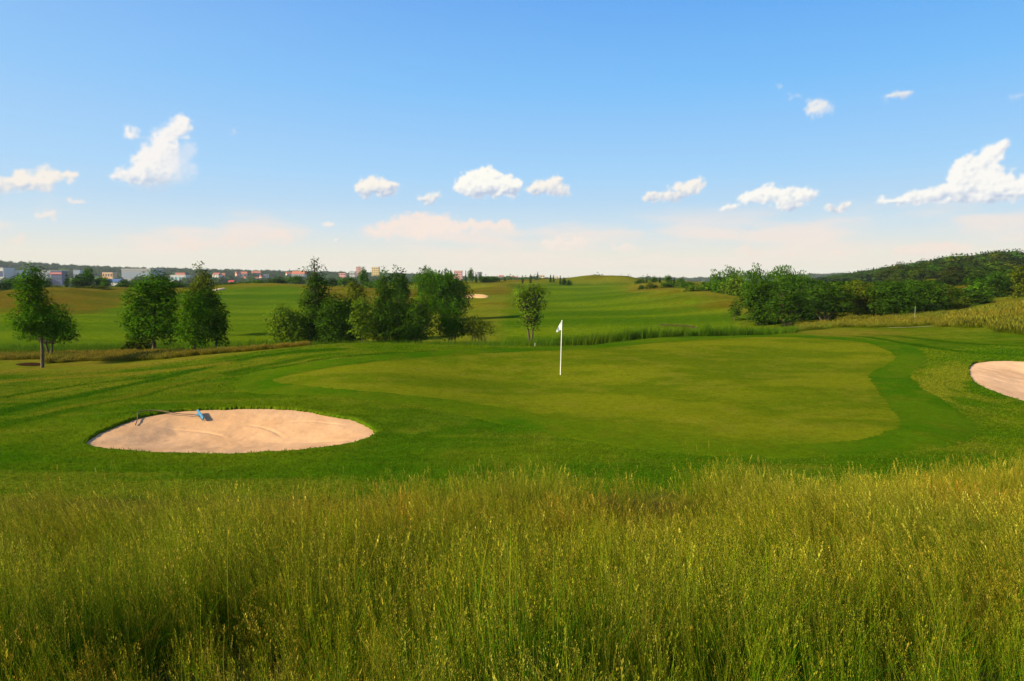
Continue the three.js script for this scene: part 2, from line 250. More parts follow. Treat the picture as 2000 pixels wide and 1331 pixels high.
// strokes left by the mowers on the left slope: a path, its half width, its turf
const STROKES = [[[[660, 683], [560, 690], [470, 703], [380, 724], [290, 745], [200, 764], [100, 785], [0, 806], [-120, 830]], 0.5, [.030, .092, .0018]], [[[600, 700], [480, 722], [360, 750], [250, 778], [120, 805], [0, 832]], 0.35, [.042, .100, .002]], [[[430, 712], [300, 727], [180, 735], [60, 742], [-60, 752]], 0.55, [.17, .165, .010]], [[[300, 738], [180, 750], [60, 768], [-60, 785]], 0.3, [.034, .094, .002]], [[[470, 742], [520, 725], [610, 706], [720, 694], [850, 687]], 0.16, [.032, .088, .002]], [[[420, 735], [330, 755], [200, 785], [80, 806]], 0.3, [.12, .145, .006]], [[[1560, 652], [1700, 660], [1800, 676], [1900, 690], [2050, 700]], 0.3, [.03, .092, .002]], [[[1600, 651], [1750, 657], [1900, 672], [2060, 680]], 0.4, [.036, .096, .002]]].map(([l, w, c]) => [new THREE.CatmullRomCurve3(l.map(([px, py]) => { const [x, z] = hit(px, py, 12, 44); return new THREE.Vector3(x, 0, z); })).getSpacedPoints(50).map((p) => [p.x, p.z]), w, c]);
function turfColour(x, z) {
  const [u, d] = bearing(x, z), r = Math.hypot(x, z);
  const n1 = fbm(x * 0.35 + 4, z * 0.35 + 1, 4), n2 = fbm(x * 0.11 + 14, z * 0.11 + 21, 4), n3 = fbm(x * 1.4, z * 1.4 + 30, 3);
  const jit = (fbm(x * 0.25 + 40, z * 0.25, 4) - 0.5);
  let c = mix3(G_ROUGH, G_DARK, sstep(0.42, 0.68, n1) * 0.8);
  c = mix3(c, G_YELLOW, sstep(0.5, 0.72, n2 * 0.6 + n3 * 0.4) * 0.75);
  c = mix3(c, G_DARK, 0.75 * sstep(10.5, 11.5, d) * (1 - sstep(13.2, 15.5, d + jit * 3))); // lush uncut strip at the foot of the bank
  if (d < 13.2) c = mix3(c, G_SOIL, 1 - sstep(11, 12.2, d + jit * 0.8));
  // streaks where the turf has yellowed in lines
  if (d > 11 && d < 40) { const st = fbm(x * 0.22 + 17, z * 1.5 + 6, 4); c = mix3(c, G_YELLOW, sstep(0.52, 0.7, st) * 0.55); c = mix3(c, G_DARK, sstep(0.54, 0.7, fbm(x * 0.18 + 57, z * 1.1 + 3, 4)) * 0.6); }
  if (d > 13 && d < 44) for (const [pts, w, tone] of STROKES) { let m = 1e9; for (let i = 0; i < pts.length - 1; i++) { const [ax, az] = pts[i], dx = pts[i + 1][0] - ax, dz = pts[i + 1][1] - az, t = clamp(((x - ax) * dx + (z - az) * dz) / (dx * dx + dz * dz || 1), 0, 1), ex = ax + dx * t - x, ez = az + dz * t - z; m = Math.min(m, ex * ex + ez * ez); } const q = Math.sqrt(m) + (n3 - 0.5) * 0.35; c = mix3(c, tone, (1 - sstep(w * 0.6, w * 1.5, q)) * 0.95); }
  // yellowed turf between the fringe and the right bunker
  { const k = Math.exp(-(((u - 1850) / 70) ** 2 + ((d - 24.5) / 4) ** 2)); c = mix3(c, G_YELLOW, clamp(k * 1.4 * sstep(0.35, 0.6, n3), 0, 0.9)); }
  // straw coloured bank in front of the ditch on the left
  if (u < 760) c = mix3(c, mix3(G_STRAW, G_YELLOW, sstep(.4, .6, n1)), sstep(32.5, 35, d + jit * 4 + (u - 450) * -0.004) * (1 - sstep(44, 47, d)) * (1 - sstep(560, 760, u)) * 0.9);
  // meadow on the right behind the green
  if (u > 1500) c = mix3(c, mix3(mix3(G_STRAW, G_YELLOW, sstep(.35, .6, n1)), G_ROUGH, 0.7 * sstep(.4, .6, n2)), sstep(37.5, 41, d + jit * 3) * sstep(1500, 1620, u) * 0.9);
  // ditch
  if (u < 1600) c = mix3(c, G_DARK, sstep(43, 46, d) * (1 - sstep(52, 57, d)) * (1 - sstep(1500, 1600, u)) * 0.9);
  if (d > 50) {
    const f = sstep(51, 58, d), nf = fbm(x * 0.045 + 3, z * 0.045 + 8, 4), nb = fbm(x * 0.13 + 3, z * 0.2 + 8, 3);
    let far = mix3(G_YELLOW, G_BROWN, sstep(0.38, 0.62, nf));
    far = mix3(far, G_FAIRD, sstep(0.5, 0.7, nb) * 0.5); far = mix3(far, G_YELLOW, sstep(0.52, 0.68, fbm(x * 0.03 + 41, z * 0.3 + 7, 4)) * 0.6);
    const streak = fbm(x * 0.02 + 8, z * 0.26 + 2, 4);
    // middle fairway, widening towards us, mown in bands
    const lo = lerp(985, 985, 0) + (d - 60) * 0.2 + jit * 40, hi = lerp(1440, 1215, sstep(55, 150, d)) + jit * 60, inF = sstep(lo - 25, lo + 12, u) * (1 - sstep(hi - 12, hi + 25, u)) * (1 - sstep(195, 220, d + jit * 30));
    const band = 0.5 + 0.5 * Math.sin(Math.log(d) * 34 + fbm(x * 0.03, z * 0.03, 3) * 7);
    far = mix3(far, mix3(G_FAIR, G_FAIRD, band * 0.6 + sstep(.45, .62, streak) * 0.4), inF);
    // left fairway
    const inL = (1 - sstep(575, 640, u + jit * 40)) * sstep(51, 54, d) * (1 - sstep(lerp(82, 150, sstep(150, 420, u)), lerp(92, 162, sstep(150, 420, u)), d + jit * 14));
    far = mix3(far, mix3(G_FAIR, G_FAIRD, band * 0.25 + sstep(.45, .62, streak) * 0.5 + sstep(.5, .65, nf) * 0.3), inL);
    // brown unmown meadow on the left crest and the rough slopes right of the fairway
    far = mix3(far, mix3(G_BROWN, [.095, .10, .004], sstep(.42, .58, nb)), 0.8 * (1 - inL) * (1 - sstep(200, 300, u + jit * 60)) * sstep(.3, .45, nf + nb * 0.2));
    far = mix3(far, mix3(G_STRAW, G_BROWN, sstep(.4, .62, nb)), 0.6 * (1 - inF) * sstep(1150, 1260, u) * sstep(.42, .55, nf * 0.6 + nb * 0.4));
    if (d > 60 && d < 290) for (const [hx, hz, , w, l] of HUMPS) { const k = ((x - hx) / w) ** 2 + ((z - hz) / l) ** 2; if (k < 4) far = mix3(far, mix3(G_STRAW, G_BROWN, sstep(.4, .62, nb)), 0.7 * (1 - inL) * Math.exp(-k * 1.2) * sstep(.25, .5, n1)); }
    if (d > 260) { const field = fbm(x * 0.006 + 3, z * 0.006 + 1, 3), t = sstep(0.4, 0.6, field); far = mix3(far, mix3(G_ROUGH, G_FAIRD, t), sstep(300, 340, d + jit * 60)); } // pastures in the valley
    c = mix3(c, far, f * (u > 1560 ? 1 - 0.8 * (1 - sstep(60, 90, d)) * sstep(1560, 1650, u) : 1));
  }
  return c;
}
{
  const az = [];
  for (let a = -50.4; a <= 50.4001; a += Math.abs(a) < 39 ? 0.15 : 0.3) az.push(a);
  for (let a = 54; a < 307; a += 4) az.push(a);
  const radii = [0.4, 0.8, 1.2];
  for (let r = 1.6; r < 4200;) { radii.push(r); r *= r < 11 ? 1.035 : r < 46 ? 1.0075 : r < 300 ? 1.014 : 1.035; }
  const nA = az.length, nR = radii.length, pos = new Float32Array((nA * nR + 1) * 3), col = new Float32Array((nA * nR + 1) * 3), uv = new Float32Array((nA * nR + 1) * 2), idx = [];
  for (let i = 0; i < nR; i++) for (let j = 0; j < nA; j++) {
    const a = az[j] * Math.PI / 180, r = radii[i], x = r * Math.sin(a), z = -r * Math.cos(a), k = i * nA + j;
    let y = land(x, z);
    if (r > 11 && r < 60) { const f = FRINGE.sd(x, z); if (f > 0.12) y -= 0.06; for (const [b] of BUNKERS) { const s = b.sd(x, z) + ripple(x, z) * 0.4; if (s > -0.2) y -= 0.75; } }
    const c = turfColour(x, z);
    pos.set([x, y, z], k * 3); col.set(c, k * 3); uv.set([x, z], k * 2);
  }
  pos.set([0, land(0, 0), 0], nA * nR * 3); col.set(G_SOIL, nA * nR * 3);
  for (let j = 0; j < nA; j++) { idx.push(nA * nR, (j + 1) % nA, j); for (let i = 0; i < nR - 1; i++) { const a = i * nA + j, b = i * nA + (j + 1) % nA, c = a + nA, e = b + nA; idx.push(a, b, c, b, e, c); } }
  const g = new THREE.BufferGeometry();
  g.setAttribute('position', new THREE.BufferAttribute(pos, 3)); g.setAttribute('color', new THREE.BufferAttribute(col, 3)); g.setAttribute('uv', new THREE.BufferAttribute(uv, 2)); g.setIndex(idx); g.computeVertexNormals();
  structure(new THREE.Mesh(g, turfMat), 'ground', 'rolling golf course turf of rough, fairways and meadow reaching the horizon', 'ground');
}
// sheets that lie on it
function fan(poly, centre, rings, yAt, colourAt, material, inner) {
  const n = poly.length, pos = [], col = [], uv = [], idx = [];
  for (let i = 0; i <= rings; i++) for (let j = 0; j < n; j++) {
    const t = i / rings, a = inner ? inner[j] : centre, x = lerp(a[0], poly[j][0], t), z = lerp(a[1], poly[j][1], t);
    pos.push(x, yAt(x, z, t), z); col.push(...colourAt(x, z, t)); uv.push(x, z);
  }
  for (let i = 0; i < rings; i++) for (let j = 0; j < n; j++) { const a = i * n + j, b = i * n + (j + 1) % n, c = a + n, e = b + n; if (i || inner) idx.push(a, b, c); idx.push(b, e, c); }
  const g = new THREE.BufferGeometry();
  g.setAttribute('position', new THREE.Float32BufferAttribute(pos, 3)); g.setAttribute('color', new THREE.Float32BufferAttribute(col, 3)); g.setAttribute('uv', new THREE.Float32BufferAttribute(uv, 2)); g.setIndex(idx); g.computeVertexNormals();
  let up = 0; const nn = g.attributes.normal; for (let i = 0; i < nn.count; i += 7) up += nn.getY(i);
  if (up < 0) { for (let i = 0; i < idx.length; i += 3) { const t = idx[i]; idx[i] = idx[i + 1]; idx[i + 1] = t; } g.setIndex(idx); g.computeVertexNormals(); }
  return new THREE.Mesh(g, material);
}
function byAngle(poly, c, n, grow = 0) { // a star-shaped outline resampled at even angles
  const out = [];
  for (let k = 0; k < n; k++) {
    const a = k / n * Math.PI * 2, dx = Math.cos(a), dz = Math.sin(a); let best = 0;
    for (let i = 0, j = poly.length - 1; i < poly.length; j = i++) {
      const ax = poly[j][0] - c[0], az = poly[j][1] - c[1], ex = poly[i][0] - poly[j][0], ez = poly[i][1] - poly[j][1], den = dx * ez - dz * ex;
      if (Math.abs(den) < 1e-9) continue;
      const t = (ax * ez - az * ex) / den, s = (ax * dz - az * dx) / den;
      if (t > best && s >= 0 && s <= 1) best = t;
    }
    out.push([c[0] + dx * (best + grow), c[1] + dz * (best + grow)]);
  }
  return out;
}
{
  const C = [4.5, -26], N = 720, rag = (list, k) => list.map(([x, z], i) => { const a = i / N * Math.PI * 2, q = (hash2(i, k) - 0.5) * 0.12 + (fbm(x * 1.5, z * 1.5 + k, 3) - 0.5) * 0.22; return [x + Math.cos(a) * q, z + Math.sin(a) * q]; }), gp = rag(byAngle(GREEN.poly, C, N), 3), gp2 = gp.map(([x, z], i) => [x + Math.cos(i / N * Math.PI * 2) * 0.06, z + Math.sin(i / N * Math.PI * 2) * 0.06]), fp = rag(byAngle(FRINGE.poly, C, N, 0.08), 9);
  const pileColour = (x, z) => { const n = fbm(x * 0.25 + 60, z * 0.5 + 3, 4), m = fbm(x * 1.1, z * 1.6 + 9, 3), b = mix3(mix3([.160, .180, .006], [.104, .146, .004], sstep(.38, .62, n)), [.185, .180, .013], sstep(.5, .72, m) * 0.45); const e = GREEN.sd(x, z), soft = (1 - sstep(5, 10, x)) * sstep(-24, -19, z); return mix3(b, [.098, .146, .0036], clamp((1 - sstep(0, 1.6, e)) * soft * sstep(.3, .55, m) * 1.1, 0, 0.9)); };
  structure(fan(gp2, C, 90, (x, z) => land(x, z) + 0.006, pileColour, greenMat), 'putting_green', 'smooth olive putting green with the white flag standing on it', 'putting green');
  const collar = (x, z) => { const n = fbm(x * 0.5 + 7, z * 0.5 + 2, 4), plain = (1 - sstep(5, 10, x)) * sstep(-24, -19, z) * 0.75; return mix3(mix3(mix3([.047, .124, .0022], [.074, .140, .003], sstep(.35, .65, n)), [.098, .146, .0036], plain * sstep(.25, .5, n)), [.12, .135, .006], sstep(.55, .75, fbm(x * 1.7, z * 1.7 + 5, 3)) * 0.4); };
  structure(fan(fp, C, 26, (x, z, t) => land(x, z) + 0.014 - 0.012 * sstep(0.97, 1, t) , collar, greenMat, gp), 'green_fringe', 'band of darker mown turf encircling the putting green', 'fringe');
}
const sandColour = (tone) => (x, z) => { const n = fbm(x * 0.9 + 3, z * 0.9, 4); return mix3(tone, [tone[0] * 0.86, tone[1] * 0.82, tone[2] * 0.76], sstep(.35, .7, n) * 0.7); };
const ARCS = [[-5.6, -14.4, 2.6, 0.5, 1.5], [-6.2, -15.2, 3.1, 0.9, 1.9], [-8.2, -15.6, 2.9, 0.6, 1.3], [-9.3, -15.2, 3.0, 0.9, 1.7], [-4.7, -14.8, 2.2, 0.3, 1.2], [-5.0, -16.8, 1.6, 1.0, 2.2]];
function furrow(x, z) { let y = (fbm(x * 2.2 + 5, z * 2.2, 3) - 0.5) * 0.045; for (const [cx, cz, r, a0, a1] of ARCS) { const dx = x - cx, dz = z - cz, a = Math.atan2(-dz, dx), k = (Math.hypot(dx, dz) - r) / 0.045; if (a > a0 && a < a1 && Math.abs(k) < 3) y += (Math.exp(-(k - 1) * (k - 1)) * 0.002 - Math.exp(-(k + 0.3) * (k + 0.3)) * 0.018) * sstep(a0, a0 + 0.2, a) * (1 - sstep(a1 - 0.2, a1, a)); } return y; }
const sandY = (x, z) => land(x, z) - sandDepth(x, z) + furrow(x, z);
const centroid = (poly) => { let x = 0, z = 0; for (const p of poly) { x += p[0]; z += p[1]; } return [x / poly.length, z / poly.length]; };
function sandTrap(reg, floor, width, tone, label) {
  const c = centroid(reg.poly), p = byAngle(reg.poly, c, 420, 0.0);
  const q = p.map(([x, z]) => { const r = Math.hypot(x - c[0], z - c[1]), g = 0.2; return [x + (x - c[0]) / r * g, z + (z - c[1]) / r * g]; });
  structure(fan(q, c, 110, (x, z) => { const s = reg.sd(x, z); return land(x, z) - sandDrop(s, floor, width) + furrow(x, z) * sstep(0, 0.4, s); }, sandColour(tone), sandMat), 'sand_bunker', label, 'sand bunker');
}
sandTrap(BUNKER_LEFT, 0.24, 2.1, [.62, .38, .205], 'oval bunker of orange sand with the rake in it');
sandTrap(BUNKER_RIGHT, 0.22, 2.0, [.72, .455, .26], 'pale sand bunker cut by the frame edge right of the green');
function lip(reg, label) { // the turf edge of a bunker, folding down to the sand
  const c = centroid(reg.poly), N = 700, base = byAngle(reg.poly, c, N), pos = [], col = [], uv = [], idx = [], prof = [[0.55, -0.03], [0.42, 0.004], [0.2, 0.012], [0.06, 0.014], [0.0, -0.004], [-0.015, -0.05], [0.0, -0.2]];
  prof.forEach(([o, y], k) => base.forEach(([x, z], i) => { const r = Math.hypot(x - c[0], z - c[1]), g = o + (k > 2 ? (hash2(i >> 1, 7) - 0.5) * 0.05 + (fbm(x * 3, z * 3, 3) - 0.5) * 0.16 : 0), X = x + (x - c[0]) / r * g, Zp = z + (z - c[1]) / r * g; pos.push(X, land(X, Zp) + y, Zp); col.push(...turfColour(X, Zp)); uv.push(X, Zp); }));
  for (let k = 0; k < prof.length - 1; k++) for (let i = 0; i < N; i++) { const a = k * N + i, b = k * N + (i + 1) % N; idx.push(a, b, a + N, b, b + N, a + N); }
  const g = new THREE.BufferGeometry(); g.setAttribute('position', new THREE.Float32BufferAttribute(pos, 3)); g.setAttribute('color', new THREE.Float32BufferAttribute(col, 3)); g.setAttribute('uv', new THREE.Float32BufferAttribute(uv, 2)); g.setIndex(idx); g.computeVertexNormals();
  structure(new THREE.Mesh(g, turfMat), 'bunker_lip', label, 'turf edge');
}
lip(BUNKER_LEFT, 'turf edge round the bunker with the rake');
lip(BUNKER_RIGHT, 'turf edge round the pale bunker at the right');
function farSand(list, d0, d1, label, tone) {
  const poly = outline(list, 48, d0, d1), c = centroid(poly);
  structure(fan(poly, c, 8, (x, z, t) => land(x, z) + 0.22 - 0.2 * sstep(0.8, 1, t), sandColour(tone), sandMat), 'sand_bunker', label, 'sand bunker');
}
farSand([[905, 579], [925, 576.5], [945, 577], [954, 579.5], [948, 582.5], [925, 583.5], [908, 582.5]], 90, 200, 'small far sand bunker beside the big round willow', [.66, .42, .18]);
farSand([[414, 568], [425, 566], [438, 563.5], [441, 564.5], [430, 567], [416, 569]], 110, 240, 'thin pale sand bunker on the far left crest', [.75, .55, .34]);
// narrow tracks across the far slopes
function track(list, width, d0, d1, tone, name, label) {
  const pts = new THREE.CatmullRomCurve3(list.map(([px, py]) => { const [x, z] = hit(px, py, d0, d1); return new THREE.Vector3(x, 0, z); })).getSpacedPoints(60), pos = [], col = [], uv = [], idx = [];
  pts.forEach((p, i) => { const q = pts[Math.min(59, i + 1)], o = pts[Math.max(0, i - 1)], l = Math.hypot(q.x - o.x, q.z - o.z) || 1, nx = -(q.z - o.z) / l, nz = (q.x - o.x) / l; for (const s of [-1, 1]) { const w = width * (0.35 + 0.25 * noise2(i * 0.4, s)) * s, x = p.x + nx * w, z = p.z + nz * w; pos.push(x, land(x, z) + 0.05, z); col.push(...tone); uv.push(x, z); } });
  for (let i = 0; i < pts.length - 1; i++) { const a = i * 2; idx.push(a, a + 1, a + 2, a + 1, a + 3, a + 2); }
  const g = new THREE.BufferGeometry(); g.setAttribute('position', new THREE.Float32BufferAttribute(pos, 3)); g.setAttribute('color', new THREE.Float32BufferAttribute(col, 3)); g.setAttribute('uv', new THREE.Float32BufferAttribute(uv, 2)); g.setIndex(idx); g.computeVertexNormals();
  structure(new THREE.Mesh(g, sandMat), name, label, 'path');
}
track([[1290, 636.5], [1320, 637], [1345, 639.5], [1362, 643]], 0.7, 52, 110, [.09, .06, .025], 'dirt_path', 'thin dark dirt path at the foot of the far fairway');
track([[1735, 642], [1780, 641], [1830, 638.5], [1880, 635]], 0.3, 40, 70, [.30, .25, .13], 'gravel_path', 'pale gravel path in the meadow below the broad tree row');
track([[1880, 613.5], [1905, 613.5], [1930, 614.5]], 1.6, 50, 90, [.24, .22, .19], 'gravel_path', 'short grey gravel patch behind the right meadow');
{
  const poly = outline([[30, 713], [45, 710], [62, 709.5], [80, 711], [84, 714], [70, 716], [45, 716]], 40, 28, 46), c = centroid(poly);
  structure(fan(poly, c, 8, (x, z, t) => land(x, z) + 0.07 - 0.05 * t, () => [.05, .026, .012], turfMat), 'mulch_bed', 'dark brown mulch bed at the foot of the leftmost tree', 'mulch bed');
}
console.log('ground done');

// ------------------------------------------------------------------ grass
const Z3 = new THREE.Vector3(), UP = new THREE.Vector3(0, 1, 0);
class Faces { // collects leaf and blade faces
  constructor() { this.p = []; this.c = []; this.i = []; this.n = 0; }
  vert(x, y, z, c) { this.p.push(x, y, z); this.c.push(c[0], c[1], c[2]); return this.n++; }
  tri(a, b, c) { this.i.push(a, b, c); }
  ribbon(pts, w, c, facing, taper = 0.15) { // a blade along pts, its width across `facing`
    let pa, pb; const fx = Math.cos(facing), fz = Math.sin(facing);
    pts.forEach((q, i) => { const t = i / (pts.length - 1), h = w * 0.5 * (1 - (1 - taper) * t * t), a = this.vert(q[0] - fx * h, q[1], q[2] - fz * h, c), b = this.vert(q[0] + fx * h, q[1], q[2] + fz * h, c); if (i) { this.tri(pa, pb, a); this.tri(pb, b, a); } pa = a; pb = b; });
  }
  leaf(o, dir, side, len, wid, c, fold = 0) { // a rhombic leaf from o along dir
    const a = this.vert(o[0], o[1], o[2], c), m = 0.45;
    const b = this.vert(o[0] + dir[0] * len * m + side[0] * wid, o[1] + dir[1] * len * m + side[1] * wid + fold, o[2] + dir[2] * len * m + side[2] * wid, c);
    const t = this.vert(o[0] + dir[0] * len, o[1] + dir[1] * len, o[2] + dir[2] * len, c);
    const e = this.vert(o[0] + dir[0] * len * m - side[0] * wid, o[1] + dir[1] * len * m - side[1] * wid + fold, o[2] + dir[2] * len * m - side[2] * wid, c);
    this.tri(a, b, t); this.tri(a, t, e);
  }
  geometry() { const g = new THREE.BufferGeometry(); g.setAttribute('position', new THREE.Float32BufferAttribute(this.p, 3)); g.setAttribute('color', new THREE.Float32BufferAttribute(this.c, 3)); g.setIndex(this.i); g.computeVertexNormals(); return g; }
}
const vary = (c, r, k = 0.25, h = 0.12) => { const v = 1 - k + 2 * k * r(), w = 1 + (r() - 0.5) * 2 * h; return [c[0] * v * w, c[1] * v, c[2] * v]; };
// a clump of flowering meadow grass: leafy blades, thin stalks, loose seed heads
function meadowClump(r, { stalks = 13, blades = 14, height = 0.66, spread = 0.1, lean = 0.12, head = [.262, .238, .014], stem = [.13, .182, .0055], leaf = [.058, .130, .003] }) {
  const f = new Faces(), wind = r() * 6.28;
  for (let k = 0; k < blades; k++) {
    const a = r() * 6.28, q = Math.sqrt(r()) * spread, x = Math.cos(a) * q, z = Math.sin(a) * q, h = height * (0.35 + r() * 0.4), out = r() * 6.28, b = h * (0.15 + r() * 0.5), pts = [];
    for (let i = 0; i <= 4; i++) { const t = i / 4; pts.push([x + Math.cos(out) * b * t * t, h * (t - 0.25 * t * t * (b / h)), z + Math.sin(out) * b * t * t]); }
    f.ribbon(pts, 0.0035 + r() * 0.003, vary(leaf, r, 0.35, 0.2), r() * 3.14, 0.05);
  }
  for (let k = 0; k < stalks; k++) {
    const a = r() * 6.28, q = Math.sqrt(r()) * spread, x = Math.cos(a) * q, z = Math.sin(a) * q, h = height * (0.55 + r() * 0.62), out = wind + (r() - 0.5) * 2.5, b = h * lean * (0.4 + r() * 1.4), c = vary(stem, r, 0.3, 0.15), pts = [];
    const P = (t) => [x + Math.cos(out) * b * t * t, h * t, z + Math.sin(out) * b * t * t];
    const bold = r() < 0.22;
    for (let i = 0; i <= 4; i++) pts.push(P(i / 4));
    f.ribbon(pts, bold ? 0.0036 : 0.0022, c, r() * 3.14, 0.55);
    if (r() < 0.3) { const p = P(0.35 + r() * 0.3), o = r() * 6.28, l = 0.1 + r() * 0.14; f.ribbon([[p[0], p[1], p[2]], [p[0] + Math.cos(o) * l * 0.5, p[1] + l * 0.55, p[2] + Math.sin(o) * l * 0.5], [p[0] + Math.cos(o) * l, p[1] + l * 0.55, p[2] + Math.sin(o) * l]], 0.004, vary(leaf, r, 0.3, 0.2), o + 1.57, 0.05); }
    const hc = vary(bold ? head.map((v) => v * 1.08) : head, r, 0.35, 0.12), loose = r() < 0.55, n = loose ? 20 : 16, len = loose ? 0.13 + r() * 0.05 : 0.07 + r() * 0.05;
    for (let i = 0; i < n; i++) {
      const t = 1 - len / h * (i / n), p = P(t), o = r() * 6.28, wdt = (loose ? 0.016 : 0.003) * Math.sin(Math.PI * (0.1 + 0.85 * i / n)), up = 1.2 + r() * 2, l = (0.006 + r() * 0.006) * (bold ? 1.7 : 1);
      const s = [p[0] + Math.cos(o) * wdt, p[1] + r() * 0.006, p[2] + Math.sin(o) * wdt], n3 = Math.hypot(1, up), dir = [Math.cos(o) / n3, up / n3, Math.sin(o) / n3];
      f.leaf(s, dir, [-Math.sin(o), 0, Math.cos(o)], l, l * 0.17, hc);
    }
  }
  return f.geometry();
}
function scatter(name, label, category, geos, material, places, rnd, tints) { // places: [x, y, z, scale, lean x, lean z, stretch]
  const root = new THREE.Group(); root.name = numbered(name); tag(root, label, category, null, 'stuff'); scene.add(root);
  const lots = geos.map(() => []); for (const p of places) lots[(p[7] ?? Math.floor(rnd() * geos.length)) % geos.length].push(p);
  const m = new THREE.Matrix4(), q = new THREE.Quaternion(), q2 = new THREE.Quaternion(), v = new THREE.Vector3(), s = new THREE.Vector3(), col = new THREE.Color();
  geos.forEach((g, k) => {
    if (!lots[k].length) return;
    const im = new THREE.InstancedMesh(g, material, lots[k].length); im.name = 'tuft'; im.userData.kind = 'stuff';
    lots[k].forEach((p, i) => {
      q.setFromAxisAngle(UP, rnd() * 6.283); v.set(p[4] || 0, 1, p[5] || 0).normalize(); q2.setFromUnitVectors(UP, v); q2.multiply(q);
      m.compose(v.set(p[0], p[1], p[2]), q2, s.set(p[3], p[3] * (p[6] || 1), p[3])); im.setMatrixAt(i, m);
      const t = tints(p, rnd); im.setColorAt(i, col.setRGB(t[0], t[1], t[2]));
    });
    root.add(im);
  });
  return root;
}
{
  const r = rngOf(77), geos = [];
  for (let k = 0; k < 4; k++) geos.push(meadowClump(r, {}));
  for (let k = 0; k < 2; k++) geos.push(meadowClump(r, { stalks: 18, blades: 9, height: 0.69, head: [.335, .28, .03], stem: [.175, .188, .009] }));
  geos.push(meadowClump(r, { stalks: 5, blades: 30, height: 0.6, leaf: [.045, .122, .003], head: [.22, .23, .015] }));
  geos.push(meadowClump(r, { stalks: 14, blades: 10, height: 0.55, lean: 0.5, head: [.25, .18, .018], stem: [.15, .12, .008], leaf: [.10, .095, .005] }));
  for (let k = 0; k < 2; k++) geos.push(meadowClump(r, { stalks: 4, blades: 3, height: 0.92, lean: 0.12, head: [.33, .27, .035], stem: [.18, .18, .014] }));
  const places = [];
  for (let z = 4; z > -12.2; z -= 0.095) {
    const d = Math.max(0, -z), half = 0.8 * d + 5, step = z > -1.2 ? 0.13 : 0.095; if (z > -1.2) z -= 0.035;
    for (let x = -half; x < half; x += step) {
      const X = x + (r() - 0.5) * step * 1.6, Zp = z + (r() - 0.5) * step * 1.6, dd = -Zp, u = 1000 + FOCAL * X / Math.max(1, dd);
      const edge = 8.85 + 0.85 * sstep(600, 1500, u) + (fbm(X * 0.9 + 3, Zp * 0.2, 3) - 0.5) * 1.5;
      if (dd > edge && r() > Math.exp(-(dd - edge) * 3.5)) continue;
      const patch = fbm(X * 0.45 + 8, Zp * 0.45 + 2, 3), bare = fbm(X * 0.8 + 30, Zp * 0.8 + 12, 3);
      if (bare > 0.66 && r() < 0.4) continue;
      const front = 3.5 + 0.5 * sstep(500, 1200, u) + (fbm(X * 0.7 + 11, Zp * 0.3 + 7, 3) - 0.5) * 2.4, short = 1 - sstep(front - 0.35, front + 0.15, dd), tallOne = r() < 0.1; // trodden, thinner grass before the tall stand
      if (short > 0.5 && !tallOne && r() < 0.2) continue;
      const h = (0.62 + 0.75 * fbm(X * 0.9, Zp * 0.9 + 50, 3)) * (0.78 + r() * 0.42) * (tallOne ? 1 : 1 - 0.28 * short), low = Math.max(sstep(0.56, 0.68, fbm(X * 0.5 + 70, Zp * 0.5, 3)), tallOne ? 0 : 0.4 * short);
      const lx0 = -0.12 - 0.55 * sstep(0.5, 0.66, fbm(X * 0.35 + 21, Zp * 0.35 + 5, 3)) * (u < 1150 ? 1 : 0.5) + (r() - 0.5) * 0.34 + low * (r() - 0.5) * 0.8, lz = (r() - 0.5) * 0.34 + low * 0.2;
      const dry = Math.max(sstep(0.45, 0.7, patch), 0.5 * sstep(6.6, 8.5, dd + (patch - 0.5) * 4)), k = r();
      const kind = r() < 0.07 ? 8 + Math.floor(r() * 2) : k < 0.14 + 0.3 * low ? 7 : k < 0.34 - 0.16 * dry + 0.14 * low ? 6 : k < 0.42 + 0.35 * dry ? 4 + Math.floor(r() * 2) : Math.floor(r() * 4);
      const calm = kind > 7 ? 0.35 : 1; places.push([X, land(X, Zp) - 0.02, Zp, h * (1 - 0.3 * low), lx0 * calm, lz * calm, 1, kind]);
    }
  }
  console.log('meadow clumps', places.length);
  scatter('meadow_grass', 'tall flowering meadow grass with yellow seed heads filling the foreground bank', 'tall grass', geos, bladeMat, places, rngOf(5), (p, q) => {
    const n = fbm(p[0] * 0.7 + 4, p[2] * 0.7, 3), v = 0.78 + 0.44 * q(), rust = sstep(0.62, 0.72, fbm(p[0] * 0.55 + 90, p[2] * 0.55 + 40, 3));
    return [v * (0.84 + 0.3 * n + 0.25 * rust), v * (1.02 - 0.16 * rust), v * (0.9 + 0.1 * n)];
  });
}
